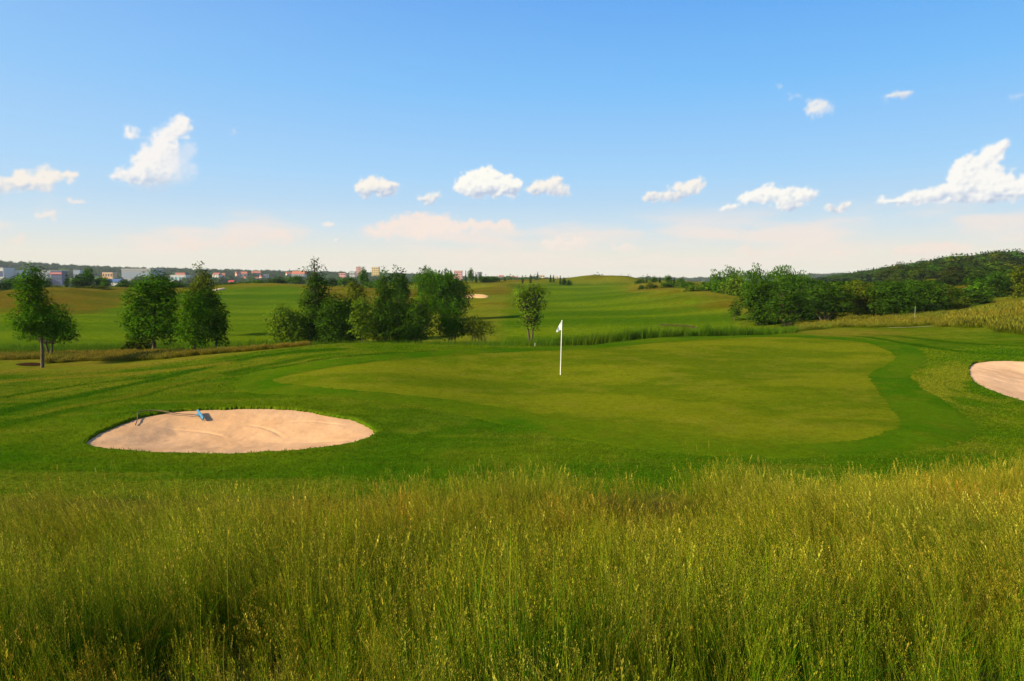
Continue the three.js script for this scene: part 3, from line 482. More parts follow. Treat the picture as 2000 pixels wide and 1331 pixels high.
{ // turf of the rough between the meadow and the green
  const r = rngOf(31), geos = [];
  for (let k = 0; k < 5; k++) { const f = new Faces(); for (let b = 0; b < 9; b++) { const a = r() * 6.28, q = Math.sqrt(r()) * 0.045, x = Math.cos(a) * q, z = Math.sin(a) * q, h = 0.022 + r() * 0.024, o = r() * 6.28, w = h * (0.2 + r() * 0.8); f.ribbon([[x, 0, z], [x + Math.cos(o) * w * 0.35, h * 0.7, z + Math.sin(o) * w * 0.35], [x + Math.cos(o) * w, h, z + Math.sin(o) * w]], 0.005 + r() * 0.004, vary([1, 1, 1], r, 0.2, 0.12), r() * 3.14, 0.1); } geos.push(f.geometry()); }
  const places = [];
  for (let d = 10.2; d < 34;) {
    const step = 0.052 + 0.0022 * d, half = d * 0.82 + 4;
    for (let x = -half; x < half; x += step) {
      const X = x + (r() - 0.5) * step * 1.5, Zp = -d + (r() - 0.5) * step * 1.5;
      const f = FRINGE.sd(X, Zp); if (f > 0.05 && (GREEN.sd(X, Zp) > -0.03 || r() < 0.45)) continue;
      let edge = 9; for (const [b] of BUNKERS) edge = Math.min(edge, -b.sd(X, Zp) - ripple(X, Zp) * 0.4);
      if (edge < 0.0 && edge > -1.5) continue; if (edge < 0 && BUNKERS.some(([b]) => b.sd(X, Zp) > 0)) continue;
      const near = Math.abs(edge) < 0.3, fr = f > -0.25;
      places.push([X, land(X, Zp) - 0.004, Zp, (0.7 + r() * 0.6) * (f > 0 ? 0.5 : near ? 1.25 : fr ? 0.9 : 1) * (d > 22 ? 1.25 : 1), (r() - 0.5) * 0.5, (r() - 0.5) * 0.5, 1]);
    }
    d += step * 1.5;
  }
  console.log('rough tufts', places.length);
  scatter('rough_turf', 'short green rough turf between the meadow grass and the bunkers', 'turf', geos, bladeMat, places, rngOf(6), (p, q) => { const c = FRINGE.sd(p[0], p[2]) > 0 ? [.066, .132, .003] : turfColour(p[0], p[2]), v = 1.0 + 0.45 * (q() - 0.4); return [c[0] * v * 1.17, c[1] * v * 1.12, c[2] * v * 1.17]; });
}
function coarseClump(r, n, h, w, lean, c, droop = 0.4, head = null) { const f = new Faces(); for (let k = 0; k < n; k++) { const a = r() * 6.28, q = Math.sqrt(r()) * 0.28, x = Math.cos(a) * q, z = Math.sin(a) * q, H = h * (0.55 + r() * 0.5), o = r() * 6.28, b = H * lean * (0.3 + r()); const pts = []; for (let i = 0; i <= 3; i++) { const t = i / 3; pts.push([x + Math.cos(o) * b * t * t, H * (t - droop * t * t * t * r() * 0.3), z + Math.sin(o) * b * t * t]); } f.ribbon(pts, w * (0.7 + r() * 0.6), vary(c, r, 0.3, 0.12), r() * 3.14, 0.08); if (head && r() < 0.6) { const e = pts[3]; f.leaf([e[0], e[1] - 0.1, e[2]], [0.1, 0.99, 0], [Math.cos(o), 0, Math.sin(o)], 0.16, 0.02, vary(head, r, 0.25, 0.1)); } } return f.geometry(); }
{ // reeds in the ditch behind the green
  const r = rngOf(91), geos = []; for (let k = 0; k < 4; k++) geos.push(coarseClump(r, 18, 1.45, 0.035, 0.28, [.058, .125, .005], 0.8));
  const places = [];
  for (let u = -320; u < 1560; u += 3.2) for (let k = 0; k < 9; k++) {
    const c = 46.4 + 2.2 * Math.sin(u * 0.004) + (u > 600 && u < 900 ? 1.0 : 0), d = c + (r() - 0.5) * 6.5, uu = u + (r() - 0.5) * 4, x = (uu - 1000) / FOCAL * d, y = land(x, -d);
    const end = 1 - 0.5 * sstep(1380, 1560, uu);
    places.push([x, y - 0.03, -d, (0.5 + r() * 0.38) * (uu < 480 ? 0.75 : 1) * end, 0.14 + (r() - 0.5) * 0.3, (r() - 0.5) * 0.2, 1]);
  }
  scatter('reeds', 'dense green reeds lining the ditch behind the putting green', 'reeds', geos, bladeMat, places, rngOf(7), (p, q) => { const n = fbm(p[0] * 0.4, p[2] * 0.6, 3), v = 0.75 + 0.5 * q(); return [v * (0.8 + 0.6 * n), v, v]; });
}
{ // straw coloured long grass on the banks
  const r = rngOf(92), geos = []; for (let k = 0; k < 4; k++) geos.push(coarseClump(r, 42, 0.5, 0.009, 0.55, [.145, .145, .007], 0.5, [.21, .175, .025]));
  const greener = []; for (let k = 0; k < 4; k++) greener.push(coarseClump(r, 42, 0.5, 0.009, 0.55, [.105, .145, .005], 0.5, [.17, .165, .02]));
  const left = [], right = [];
  for (let k = 0; k < 12500; k++) { const u = -280 + r() * 880, d = 36.2 + r() * 8, jit = fbm(u * 0.02, d * 0.3, 3); const start = lerp(38.2, 33.2, sstep(150, 540, u)) + (jit - 0.5) * 2.4; if (d < start || (u < 85 && d < 40)) continue; const x = (u - 1000) / FOCAL * d; left.push([x, land(x, -d) - 0.02, -d, (0.3 + r() * 0.45) * (0.7 + 0.7 * fbm(x * 0.5, d * 0.5, 3)), -0.1 + (r() - 0.5) * 0.5, (r() - 0.5) * 0.3, 1]); }
  for (let k = 0; k < 14000; k++) { const u = 1560 + r() * 640, d = 37 + r() * 22, jit = fbm(u * 0.015 + 4, d * 0.2, 3); const m = Math.exp(-(((u - 2010) / 130) ** 2)) , start = lerp(45, 38, m) + (jit - 0.5) * 3; if (d < start) continue; const x = (u - 1000) / FOCAL * d, big = u > 1868 && d < 50 ? 1 : 0; if (!big && (jit < 0.46 || r() < 0.55)) continue; right.push([x, land(x, -d) - 0.02, -d, (0.55 + r() * 0.5) * (big ? 1.1 + jit * 0.6 : 0.85), -0.15 + (r() - 0.5) * 0.3, (r() - 0.5) * 0.3, 1]); }
  const tint = (p, q) => { const n = fbm(p[0] * 0.3 + 4, p[2] * 0.3, 3), v = 0.7 + 0.5 * q(); return [v * (0.75 + 0.5 * n), v * 0.98, v * 0.8]; };
  scatter('dry_grass', 'straw coloured long grass on the bank under the left trees', 'long grass', geos, bladeMat, left, rngOf(8), tint);
  scatter('dry_grass', 'tall straw coloured grass on the mound above the right bunker', 'long grass', greener, bladeMat, right, rngOf(9), tint);
}
console.log('grass done');

// ------------------------------------------------------------------ trees
const SP_ = { // leaf colours
  green: [[.036, .108, .003], [.064, .142, .0045]], fresh: [[.075, .145, .006], [.11, .17, .009]], dark: [[.025, .070, .004], [.044, .095, .005]], olive: [[.070, .100, .004], [.10, .125, .007]], spruce: [[.026, .074, .005], [.040, .094, .006]], brown: [[.10, .085, .014], [.13, .10, .018]],
};
// lobes: [x, y, z, rx, ry, rz, density]; leaves hang in small sprays through the volume
function crownOf(r, lobes, { leaf = 0.13, sprays = 900, per = 9, spread = 0.3, aspect = 0.33, colour = 'green', upright = 0, flat = 0.6, shell = 0.42 }) {
  const f = new Faces(), [ca, cb] = SP_[colour], wsum = lobes.reduce((s, l) => s + Math.pow(l[3] * l[4] * l[5], 0.7) * (l[6] ?? 1), 0), seed = r() * 100;
  for (const l of lobes) {
    const n = Math.max(3, Math.round(sprays * Math.pow(l[3] * l[4] * l[5], 0.7) * (l[6] ?? 1) / wsum));
    for (let s = 0; s < n; s++) {
      const y = r() * 2 - 1, a = r() * 6.283, q = Math.sqrt(1 - y * y), o = [Math.cos(a) * q, y, Math.sin(a) * q];
      const bump = 0.72 + 0.56 * fbm(o[0] * 2.2 + seed, o[1] * 2.2 + o[2] * 2.2 + seed * 2, 3), rad = Math.pow(r(), shell) * bump;
      const c = [l[0] + o[0] * l[3] * rad, l[1] + o[1] * l[4] * rad, l[2] + o[2] * l[5] * rad];
      let nx = o[0] * 0.5 + (r() - 0.5) * 0.9, ny = flat + o[1] * 0.3 + (r() - 0.5) * 0.5, nz = o[2] * 0.5 + (r() - 0.5) * 0.9; const nl = Math.hypot(nx, ny, nz); nx /= nl; ny /= nl; nz /= nl;
      const tone = mix3(ca, cb, r()), sv = 0.75 + r() * 0.5, cl = [tone[0] * sv, tone[1] * sv, tone[2] * sv];
      for (let k = 0; k < per; k++) {
        const th = r() * 6.283, rr = Math.sqrt(r()) * spread; // a direction in the spray's plane
        let ex = Math.cos(th), ey = 0, ez = Math.sin(th); const dp = ex * nx + ez * nz; ex -= dp * nx; ey -= dp * ny; ez -= dp * nz; const el = Math.hypot(ex, ey, ez) || 1; ex /= el; ey /= el; ez /= el;
        const p = [c[0] + ex * rr + (r() - 0.5) * spread * 0.5, c[1] + ey * rr * 0.8 + (r() - 0.5) * spread * 0.5 - rr * rr * 0.3, c[2] + ez * rr + (r() - 0.5) * spread * 0.5];
        let dx = ex * (1 - upright) + (r() - 0.5) * 0.8, dy = ey + upright * 1.4 - 0.25 * (1 - upright) + (r() - 0.5) * 0.7, dz = ez * (1 - upright) + (r() - 0.5) * 0.8; const dl = Math.hypot(dx, dy, dz); dx /= dl; dy /= dl; dz /= dl;
        let sx = ny * dz - nz * dy + (r() - 0.5) * 0.5, sy = nz * dx - nx * dz + (r() - 0.5) * 0.5, sz = nx * dy - ny * dx + (r() - 0.5) * 0.5; const sl = Math.hypot(sx, sy, sz) || 1; sx /= sl; sy /= sl; sz /= sl;
        const L = leaf * (0.65 + r() * 0.7); f.leaf(p, [dx, dy, dz], [sx, sy, sz], L, L * aspect, vary(cl, r, 0.12, 0.08), 0);
      }
    }
  }
  return f.geometry();
}
function limb(a, b, r0, r1, bend, r, seg = 5, sides = 6) { // a tapered, slightly crooked branch
  const pos = [], uv = [], idx = [], d = new THREE.Vector3().subVectors(b, a), L = d.length(), t0 = d.clone().normalize(), s = new THREE.Vector3(1, 0, 0.3).cross(t0).normalize(), w = new THREE.Vector3().crossVectors(t0, s), b1 = (r() - 0.5) * bend * L, b2 = (r() - 0.5) * bend * L;
  for (let i = 0; i <= seg; i++) { const t = i / seg, c = a.clone().addScaledVector(d, t).addScaledVector(s, Math.sin(t * 3.1) * b1).addScaledVector(w, Math.sin(t * 2.6) * b2), rad = lerp(r0, r1, t); for (let k = 0; k <= sides; k++) { const q = k / sides * 6.2832; pos.push(c.x + (s.x * Math.cos(q) + w.x * Math.sin(q)) * rad, c.y + (s.y * Math.cos(q) + w.y * Math.sin(q)) * rad, c.z + (s.z * Math.cos(q) + w.z * Math.sin(q)) * rad); uv.push(k / sides * Math.max(0.3, r0 * 6), t * L); } }
  for (let i = 0; i < seg; i++) for (let k = 0; k < sides; k++) { const p = i * (sides + 1) + k, q = p + sides + 1; idx.push(p, q, p + 1, p + 1, q, q + 1); }
  const g = new THREE.BufferGeometry(); g.setAttribute('position', new THREE.Float32BufferAttribute(pos, 3)); g.setAttribute('uv', new THREE.Float32BufferAttribute(uv, 2)); g.setIndex(idx); g.computeVertexNormals(); return g;
}
let treeSeed = 1000;
// A tree standing at bearing px and distance d; lobes are measured as [px, py, half width, half height, density, depth offset]
function tree(name, label, category, px, d, lobes, o = {}) {
  const r = rngOf(o.seed ?? treeSeed++), x0 = (px - 1000) / FOCAL * d, z0 = -d, y0 = land(x0, z0) - 0.05, m = d / FOCAL;
  const root = new THREE.Group(); root.name = numbered(name); root.position.set(x0, y0, z0); tag(root, label, category, o.group); scene.add(root);
  const L = lobes.map(([lx, ly, rx, ry, den = 1, dz = null]) => { const p = at(lx, ly, d), z = dz === null ? (r() - 0.5) * rx * m * 0.9 : dz; return [p.x - x0, p.y - y0, z, rx * m * (den < 1 ? 1.05 : 1.2), ry * m * (den < 1 ? 1 : 1.13), Math.max(rx * m * 0.95, 0.2), den]; });
  const area = L.reduce((s, l) => s + l[3] * l[4] * Math.PI * (l[6] ?? 1), 0), leaf = o.leaf ?? 0.0026 * d + 0.02, one = leaf * leaf * (o.aspect ?? 0.33) * 1.0, per = o.per ?? 9;
  const sprays = o.sprays ?? clamp(Math.round(area * (o.cover ?? 3.9) / one / per), 40, 2600);
  const stems = [], tops = o.stems ?? 1, H = Math.max(...L.map((l) => l[1] + l[4])), tr = o.trunk ?? clamp(H * 0.014, 0.03, 0.2);
  for (let s = 0; s < tops; s++) {
    const off = tops > 1 ? (s - (tops - 1) / 2) * (o.fork ?? 0.25) : 0, start = new THREE.Vector3(off * (o.forkBase ?? 0.3), 0, 0), mid = new THREE.Vector3(off, H * (o.clear ?? 0.35), (r() - 0.5) * 0.2), high = L.reduce((b, l) => (l[1] > b[1] ? l : b), L[0]), end = new THREE.Vector3(lerp(off, high[0], 0.7) + off, H * 0.86, high[2] * 0.6);
    stems.push(limb(start, mid, tr * (tops > 1 ? 0.75 : 1) * 1.2, tr * (tops > 1 ? 0.6 : 0.8), 0.04, r, 5, 8), limb(mid, end, tr * (tops > 1 ? 0.6 : 0.8), tr * 0.15, 0.06, r, 6, 6));
    for (const l of L) for (let k = 0; k < (o.limbs ?? 3); k++) { const t = clamp((l[1] - l[4] * 0.4) / H, 0.25, 0.8), from = new THREE.Vector3().lerpVectors(mid, end, clamp((t - 0.35) / 0.6 * r(), 0, 1)), a = r() * 6.28; stems.push(limb(from, new THREE.Vector3(l[0] + Math.cos(a) * l[3] * 0.6, l[1] + (r() - 0.2) * l[4] * 0.7, l[2] + Math.sin(a) * l[5] * 0.6), tr * 0.35, tr * 0.06, 0.12, r, 4, 5)); }
  }
  const t = new THREE.Mesh(mergeGeometries(stems), barkMat); t.name = 'trunk'; root.add(t);
  const c = new THREE.Mesh(crownOf(r, L, { leaf, sprays, per, spread: o.spread ?? leaf * 2.2, aspect: o.aspect, colour: o.colour, upright: o.upright, flat: o.flat, shell: o.shell }), leafMat); c.name = 'crown'; root.add(c);
  return root;
}
// near left
tree('young_tree', 'slim young tree with straight trunk beside the mulch bed on the left', 'tree', 75, 36, [[66, 540, 20, 22], [62, 566, 25, 26], [72, 592, 30, 24], [72, 620, 40, 26], [52, 640, 20, 16], [95, 640, 26, 18]], { colour: 'green', trunk: 0.075 });
tree('spreading_tree', 'low forked tree with layered boughs just behind the mulch bed tree', 'tree', 93, 41, [[108, 612, 20, 20], [118, 636, 26, 16], [98, 655, 32, 12], [130, 656, 20, 9], [50, 655, 18, 9, 0.7]], { colour: 'green', stems: 2, fork: 0.35, trunk: 0.08, flat: 0.9, clear: 0.25 });
tree('broad_tree', 'tallest dense broadleaf tree of the left group with a pale trunk', 'tree', 298, 41, [[300, 558, 34, 26], [276, 584, 30, 30], [322, 588, 26, 36], [262, 624, 24, 22], [300, 632, 38, 28], [332, 640, 22, 26], [268, 650, 16, 14]], { colour: 'green', trunk: 0.11 });
tree('low_shrub', 'brownish low shrub at the foot of the dense left broadleaf', 'shrub', 268, 42.5, [[266, 666, 18, 20], [280, 676, 14, 14], [256, 678, 10, 10]], { colour: 'olive', stems: 3, clear: 0.15, trunk: 0.03 });
tree('slim_tree', 'slim sapling with bare lower trunk in front of the left group', 'tree', 376, 37.5, [[372, 588, 20, 22], [378, 612, 26, 22], [370, 640, 26, 22], [384, 660, 18, 18]], { colour: 'green', trunk: 0.055 });
tree('slender_tree', 'slender round topped tree at the right end of the left group', 'tree', 420, 42, [[408, 586, 18, 22], [422, 612, 18, 24], [416, 642, 22, 24], [432, 640, 12, 30]], { colour: 'dark', trunk: 0.06 });
tree('pale_poplar', 'thin pale poplar tip rising above the left tree group', 'tree', 394, 62, [[390, 524, 7, 10, 0.6], [393, 540, 12, 12, 0.8], [398, 560, 20, 18], [407, 545, 5, 12, 0.7], [390, 590, 24, 26]], { colour: 'olive', upright: 0.5 });
// middle group behind the green
tree('willow_shrub', 'light green rounded shrub at the left end of the middle clump', 'shrub', 560, 51, [[552, 622, 26, 24], [575, 630, 26, 24], [545, 648, 20, 20], [572, 654, 34, 20]], { colour: 'fresh', stems: 4, clear: 0.15, trunk: 0.05 });
tree('tall_poplar', 'tallest poplar of the middle clump with a wispy leaning tip', 'tree', 614, 52, [[613, 507, 4, 8, 0.5], [612, 518, 6, 7, 0.5], [620, 524, 8, 9, 0.5], [607, 529, 6, 6, 0.5], [594, 525, 4, 2, 0.5], [618, 546, 16, 14], [620, 566, 22, 18], [608, 590, 24, 20], [622, 616, 26, 26], [604, 640, 26, 26], [622, 656, 28, 16]], { colour: 'dark', trunk: 0.12, leaf: 0.16 });
tree('bushy_tree', 'mid green bushy tree right beside the tallest poplar', 'tree', 658, 50.5, [[660, 592, 22, 20], [648, 620, 26, 26], [672, 622, 20, 26], [655, 650, 30, 20]], { colour: 'dark', stems: 2, clear: 0.2 });
tree('brownish_tree', 'dull brownish green tree behind the small one in the clump', 'tree', 694, 57, [[692, 566, 16, 18], [700, 592, 22, 24], [690, 620, 24, 26]], { colour: 'olive' });
tree('small_tree', 'small light green tree with thin trunk amid the middle clump', 'tree', 706, 48.5, [[706, 600, 14, 16], [704, 624, 20, 16], [708, 642, 20, 14]], { colour: 'fresh', trunk: 0.05 });
tree('dark_tree', 'dark dense conical tree at the heart of the middle clump', 'tree', 752, 51.5, [[748, 530, 5, 10, 0.7], [749, 546, 10, 10], [752, 566, 18, 16], [752, 590, 24, 22], [762, 616, 26, 26], [742, 622, 24, 26], [755, 648, 32, 20]], { colour: 'dark', trunk: 0.11 });
tree('filler_shrub', 'dark low shrub between the small tree and the bushy tree', 'shrub', 684, 52.5, [[682, 612, 20, 26], [684, 640, 24, 20], [690, 655, 26, 14]], { colour: 'dark', stems: 3, clear: 0.12 });
tree('filler_shrub', 'dark low shrub at the right foot of the dark conical tree', 'shrub', 785, 53, [[786, 600, 18, 26], [784, 632, 22, 24], [792, 652, 24, 16]], { colour: 'dark', stems: 3, clear: 0.12 });
tree('filler_shrub', 'dark low shrub at the foot of the tallest poplar', 'shrub', 636, 53.5, [[636, 610, 18, 26], [634, 640, 22, 20], [645, 656, 22, 14]], { colour: 'dark', stems: 3, clear: 0.12 });
tree('bare_topped_tree', 'thin leaved tree with twiggy crown behind the dark conical tree', 'tree', 780, 66, [[778, 530, 12, 10, 0.22], [782, 552, 15, 16], [780, 575, 18, 20]], { colour: 'spruce', limbs: 9, upright: 0.4 });
tree('hazel_shrub', 'rounded hazel-like shrub right of the dark conical tree', 'shrub', 815, 51, [[818, 596, 14, 18], [808, 616, 22, 22], [828, 622, 20, 22], [812, 645, 30, 20]], { colour: 'dark', stems: 3, clear: 0.15 });
tree('round_willow', 'big round willow behind the clump beside the far bunker', 'tree', 868, 74, [[835, 552, 26, 22], [866, 556, 32, 24], [890, 575, 28, 26], [850, 585, 34, 24], [878, 598, 34, 20], [832, 528, 7, 12, 0.5]], { colour: 'green', upright: 0.6, stems: 4, clear: 0.2, aspect: 0.2 });
tree('round_bush', 'round dark bush in front of the big round willow', 'bush', 882, 53, [[882, 622, 20, 20], [872, 640, 20, 18], [892, 642, 18, 16]], { colour: 'green', stems: 3, clear: 0.15, upright: 0.3 });
tree('low_willow', 'low spreading willow bush at the right end of the clump', 'bush', 936, 53, [[926, 634, 22, 14], [942, 642, 24, 12], [916, 646, 14, 10]], { colour: 'olive', stems: 5, clear: 0.15, upright: 0.5, aspect: 0.2, cover: 2.4 });
tree('lone_tree', 'lone vase shaped tree standing before the far fairway', 'tree', 1036, 56, [[1020, 570, 13, 14], [1040, 564, 12, 13], [1056, 570, 12, 12], [1014, 590, 10, 13, 0.9], [1056, 592, 9, 13, 0.9], [1034, 592, 18, 16], [1036, 612, 17, 15], [1026, 628, 11, 11], [1042, 630, 11, 11], [1052, 618, 6, 7, 0.9]], { colour: 'fresh', stems: 2, fork: 0.5, clear: 0.25, trunk: 0.11, cover: 2.6, limbs: 5 });
console.log('near trees done');
// right hand grove
const GR = 'broad trees of the right grove';
tree('grove_tree', 'leftmost broad dark tree of the right grove', 'tree', 1482, 60, [[1466, 580, 24, 24], [1490, 562, 28, 22], [1508, 585, 28, 26], [1478, 606, 30, 22], [1500, 618, 26, 14]], { colour: 'dark', group: GR, stems: 2, trunk: 0.12, flat: 0.9 });
tree('grove_tree', 'layered flat boughed tree second from the left in the grove', 'tree', 1540, 57, [[1545, 572, 30, 16], [1525, 592, 28, 14], [1562, 596, 32, 14], [1535, 614, 34, 12], [1575, 612, 20, 10]], { colour: 'dark', group: GR, stems: 3, trunk: 0.11, flat: 1.2, fork: 0.7 });
tree('grove_tree', 'grove tree with open trunks showing beneath its olive crown', 'tree', 1612, 60, [[1605, 568, 34, 16], [1640, 575, 30, 16], [1592, 590, 30, 14], [1632, 596, 36, 12]], { colour: 'dark', group: GR, stems: 3, trunk: 0.12, flat: 1.2, fork: 0.9 });
tree('grove_tree', 'brownish shaded tree in the middle of the right grove', 'tree', 1676, 63, [[1670, 566, 34, 18], [1700, 580, 28, 20], [1660, 590, 26, 18], [1690, 604, 30, 16]], { colour: 'olive', group: GR, stems: 2, trunk: 0.12, flat: 1.0 });
tree('grove_tree', 'grove tree with a tan leaning trunk seen at its base', 'tree', 1749, 58, [[1742, 566, 32, 18], [1762, 584, 30, 20], [1730, 592, 26, 18], [1758, 606, 26, 12]], { colour: 'dark', group: GR, trunk: 0.12, flat: 1.0 });
tree('grove_tree', 'wide olive tree of the grove behind the pale post', 'tree', 1806, 61, [[1800, 562, 36, 16], [1828, 576, 34, 18], [1786, 586, 30, 18], [1812, 600, 34, 16]], { colour: 'dark', group: GR, stems: 2, trunk: 0.12, flat: 1.0 });
tree('grove_tree', 'rightmost yellowish tree ending the right grove by the meadow', 'tree', 1862, 64, [[1850, 572, 30, 18], [1872, 590, 26, 16], [1842, 598, 30, 16], [1886, 602, 14, 12]], { colour: 'olive', group: GR, stems: 2, trunk: 0.12, flat: 1.0 });
tree('understory_shrub', 'dark shrub under the left trees of the right grove', 'shrub', 1600, 62, [[1590, 622, 30, 12], [1630, 620, 28, 14], [1560, 628, 20, 8]], { colour: 'dark', stems: 4, clear: 0.1 });
tree('understory_shrub', 'dark shrub filling the shade beneath the middle of the grove', 'shrub', 1710, 66, [[1690, 618, 28, 12], [1725, 612, 28, 14], [1660, 622, 20, 10]], { colour: 'dark', stems: 4, clear: 0.1 });
tree('understory_shrub', 'low green shrub under the right end of the grove', 'shrub', 1810, 66, [[1790, 606, 26, 12], [1830, 604, 28, 12], [1860, 606, 18, 10]], { colour: 'dark', stems: 4, clear: 0.1 });
tree('silver_tree', 'silvery green tree at the wood edge behind the right mound', 'tree', 1944, 82, [[1942, 545, 11, 14], [1946, 565, 13, 16], [1944, 582, 12, 12]], { colour: 'spruce', upright: 0.3 });
tree('dark_spruce', 'dark spruce at the wood edge behind the right mound', 'tree', 1968, 84, [[1967, 540, 7, 12], [1968, 556, 12, 14], [1968, 574, 17, 16], [1970, 588, 18, 10]], { colour: 'dark' });
tree('olive_tree', 'olive tree at the right frame edge behind the mound', 'tree', 1994, 78, [[1992, 536, 12, 16], [1998, 560, 14, 18], [1992, 582, 13, 14]], { colour: 'olive', upright: 0.3 });
tree('wood_edge_tree', 'green tree at the wood edge right of the grove', 'tree', 1912, 84, [[1910, 558, 14, 14], [1916, 574, 18, 14], [1906, 588, 16, 10]], { colour: 'green' });
tree('little_spruce', 'little dark spruce at the left foot of the grove', 'tree', 1435, 63, [[1435, 594, 4, 8], [1435, 604, 7, 8], [1436, 612, 8, 8]], { colour: 'dark' });
const WT = 'wind bent poplars above the hedge';
const wisp = { colour: 'green', upright: 0.8, aspect: 0.22, limbs: 6, cover: 2.2 };
tree('thin_poplar', 'first tiny thin poplar from the left above the green hedge', 'tree', 1395, 118, [[1395, 537, 3, 7, 0.6], [1396, 548, 6, 7, 0.8]], { ...wisp, group: WT });
tree('thin_poplar', 'second tiny thin poplar from the left above the green hedge', 'tree', 1410, 118, [[1410, 539, 4, 6, 0.7], [1410, 549, 6, 6, 0.8]], { ...wisp, group: WT });
tree('bent_poplar', 'wind bent poplar with a plumed tip left of the grove', 'tree', 1428, 105, [[1424, 528, 5, 9, 0.7], [1429, 540, 9, 11], [1430, 556, 10, 12]], { ...wisp, group: WT });
tree('round_poplar', 'rounded poplar close right of the plumed one above the hedge', 'tree', 1443, 102, [[1441, 536, 7, 9], [1443, 550, 10, 12]], { ...wisp, group: WT });
tree('bent_poplar', 'tallest wind bent poplar rising behind the leftmost grove tree', 'tree', 1474, 88, [[1456, 536, 6, 7, 0.6], [1476, 524, 7, 9, 0.6], [1470, 540, 14, 12], [1484, 536, 8, 8, 0.7], [1496, 534, 4, 7, 0.6], [1474, 560, 20, 16]], { ...wisp, group: WT });
tree('bent_poplar', 'broad wind combed poplar on top of the grove centre left', 'tree', 1532, 84, [[1524, 528, 10, 9, 0.7], [1538, 527, 11, 9, 0.7], [1528, 545, 24, 14], [1512, 540, 12, 9], [1550, 548, 14, 12], [1540, 560, 26, 14]], { ...wisp, group: WT });
tree('bent_poplar', 'slim wind bent poplar right of the broad combed poplar', 'tree', 1563, 86, [[1563, 538, 4, 9, 0.6], [1566, 552, 12, 12]], { ...wisp, group: WT });
tree('thin_poplar', 'small rightmost thin poplar poking above the grove', 'tree', 1582, 86, [[1580, 543, 3, 7, 0.6], [1586, 556, 12, 10]], { ...wisp, group: WT });
// hedge on the slope left of the grove
const HG = 'bushes of the hedge left of the grove';
[[1356, 104, 20, 13, 'fresh', 'first round bush at the left end of the green hedge'], [1384, 106, 22, 16, 'green', 'second bush from the left in the green hedge'], [1412, 102, 24, 17, 'green', 'third bush from the left in the green hedge'], [1440, 98, 26, 20, 'fresh', 'last bush of the green hedge next to the grove']].forEach(([px, d, w, h, col, label]) => {
  const base = 587 + (px - 1356) * 0.01; tree('hedge_bush', label, 'bush', px, d, [[px - w * 0.35, base - h * 1.0, w * 0.7, h], [px + w * 0.4, base - h * 1.1, w * 0.7, h * 0.9], [px, base - h * 1.5, w * 0.6, h * 0.7]], { colour: col, stems: 4, clear: 0.12, upright: 0.4, group: HG });
});
console.log('grove done');

// smaller distant trees: a few kinds, each copy a tree of its own
function prototype(kind) {
  const r = rngOf(kind.length * 97 + kind.charCodeAt(0)), g = new THREE.Group(), sets = {
    conifer: { L: Array.from({ length: 7 }, (_, i) => [0, 0.14 + i * 0.12, 0, 0.3 * (1 - i / 7.6), 0.09, 0.3 * (1 - i / 7.6)]), o: { leaf: 0.075, sprays: 150, spread: 0.06, colour: 'spruce', flat: 0.4 } },
    round: { L: [[-.2, .5, .05, .3, .3, .3], [.2, .55, -.1, .3, .3, .3], [0, .72, 0, .32, .27, .3], [.05, .35, .15, .38, .25, .35]], o: { leaf: 0.085, sprays: 210, spread: 0.1, colour: 'green' } },
    dark: { L: [[-.22, .45, .05, .3, .3, .3], [.2, .5, -.1, .32, .34, .3], [-.05, .74, 0, .26, .24, .3], [.05, .3, .15, .42, .25, .35]], o: { leaf: 0.085, sprays: 210, spread: 0.1, colour: 'dark' } },
    bush: { L: [[-.4, .4, 0, .32, .4, .3], [.05, .55, .1, .36, .42, .34], [.42, .4, -.1, .3, .38, .3], [0, .25, .2, .5, .25, .3]], o: { leaf: 0.11, sprays: 200, spread: 0.12, colour: 'green', upright: 0.2 } },
    olivebush: { L: [[-.4, .35, 0, .32, .36, .3], [.1, .5, .1, .36, .4, .34], [.42, .35, -.1, .3, .34, .3], [0, .22, .2, .5, .25, .3]], o: { leaf: 0.11, sprays: 200, spread: 0.12, colour: 'olive', upright: 0.2 } },
    wispy: { L: [[0, .85, 0, .12, .15, .12, .6], [-.06, .66, 0, .22, .16, .2, .8], [.1, .5, 0, .26, .2, .24], [0, .32, 0, .22, .18, .2]], o: { leaf: 0.075, sprays: 110, spread: 0.08, colour: 'spruce', upright: 0.7, aspect: 0.24 } },
    massed: { L: [[-.25, .5, .05, .34, .4, .3], [.25, .5, -.1, .34, .42, .3], [0, .7, 0, .34, .3, .3], [0, .3, .15, .45, .3, .35]], o: { leaf: 0.16, sprays: 90, spread: 0.14, colour: 'dark', per: 6 } },
  }[kind];
  const t = new THREE.Mesh(mergeGeometries([limb(Z3, new THREE.Vector3(0, 0.5, 0), 0.03, 0.018, 0.03, r), limb(new THREE.Vector3(0, 0.5, 0), new THREE.Vector3(0.02, 0.9, 0), 0.018, 0.004, 0.05, r), limb(new THREE.Vector3(0, 0.3, 0), new THREE.Vector3(0.2, 0.6, 0.05), 0.014, 0.004, 0.1, r), limb(new THREE.Vector3(0, 0.35, 0), new THREE.Vector3(-0.2, 0.6, -0.05), 0.014, 0.004, 0.1, r)]), barkMat); t.name = 'trunk';
  const c = new THREE.Mesh(crownOf(r, sets.L, { per: 8, ...sets.o }), leafMat); c.name = 'crown'; g.add(t, c); return g;
}
const PROTO = {}; for (const k of ['conifer', 'round', 'dark', 'bush', 'olivebush', 'wispy', 'massed']) PROTO[k] = prototype(k);
const placer = rngOf(555);
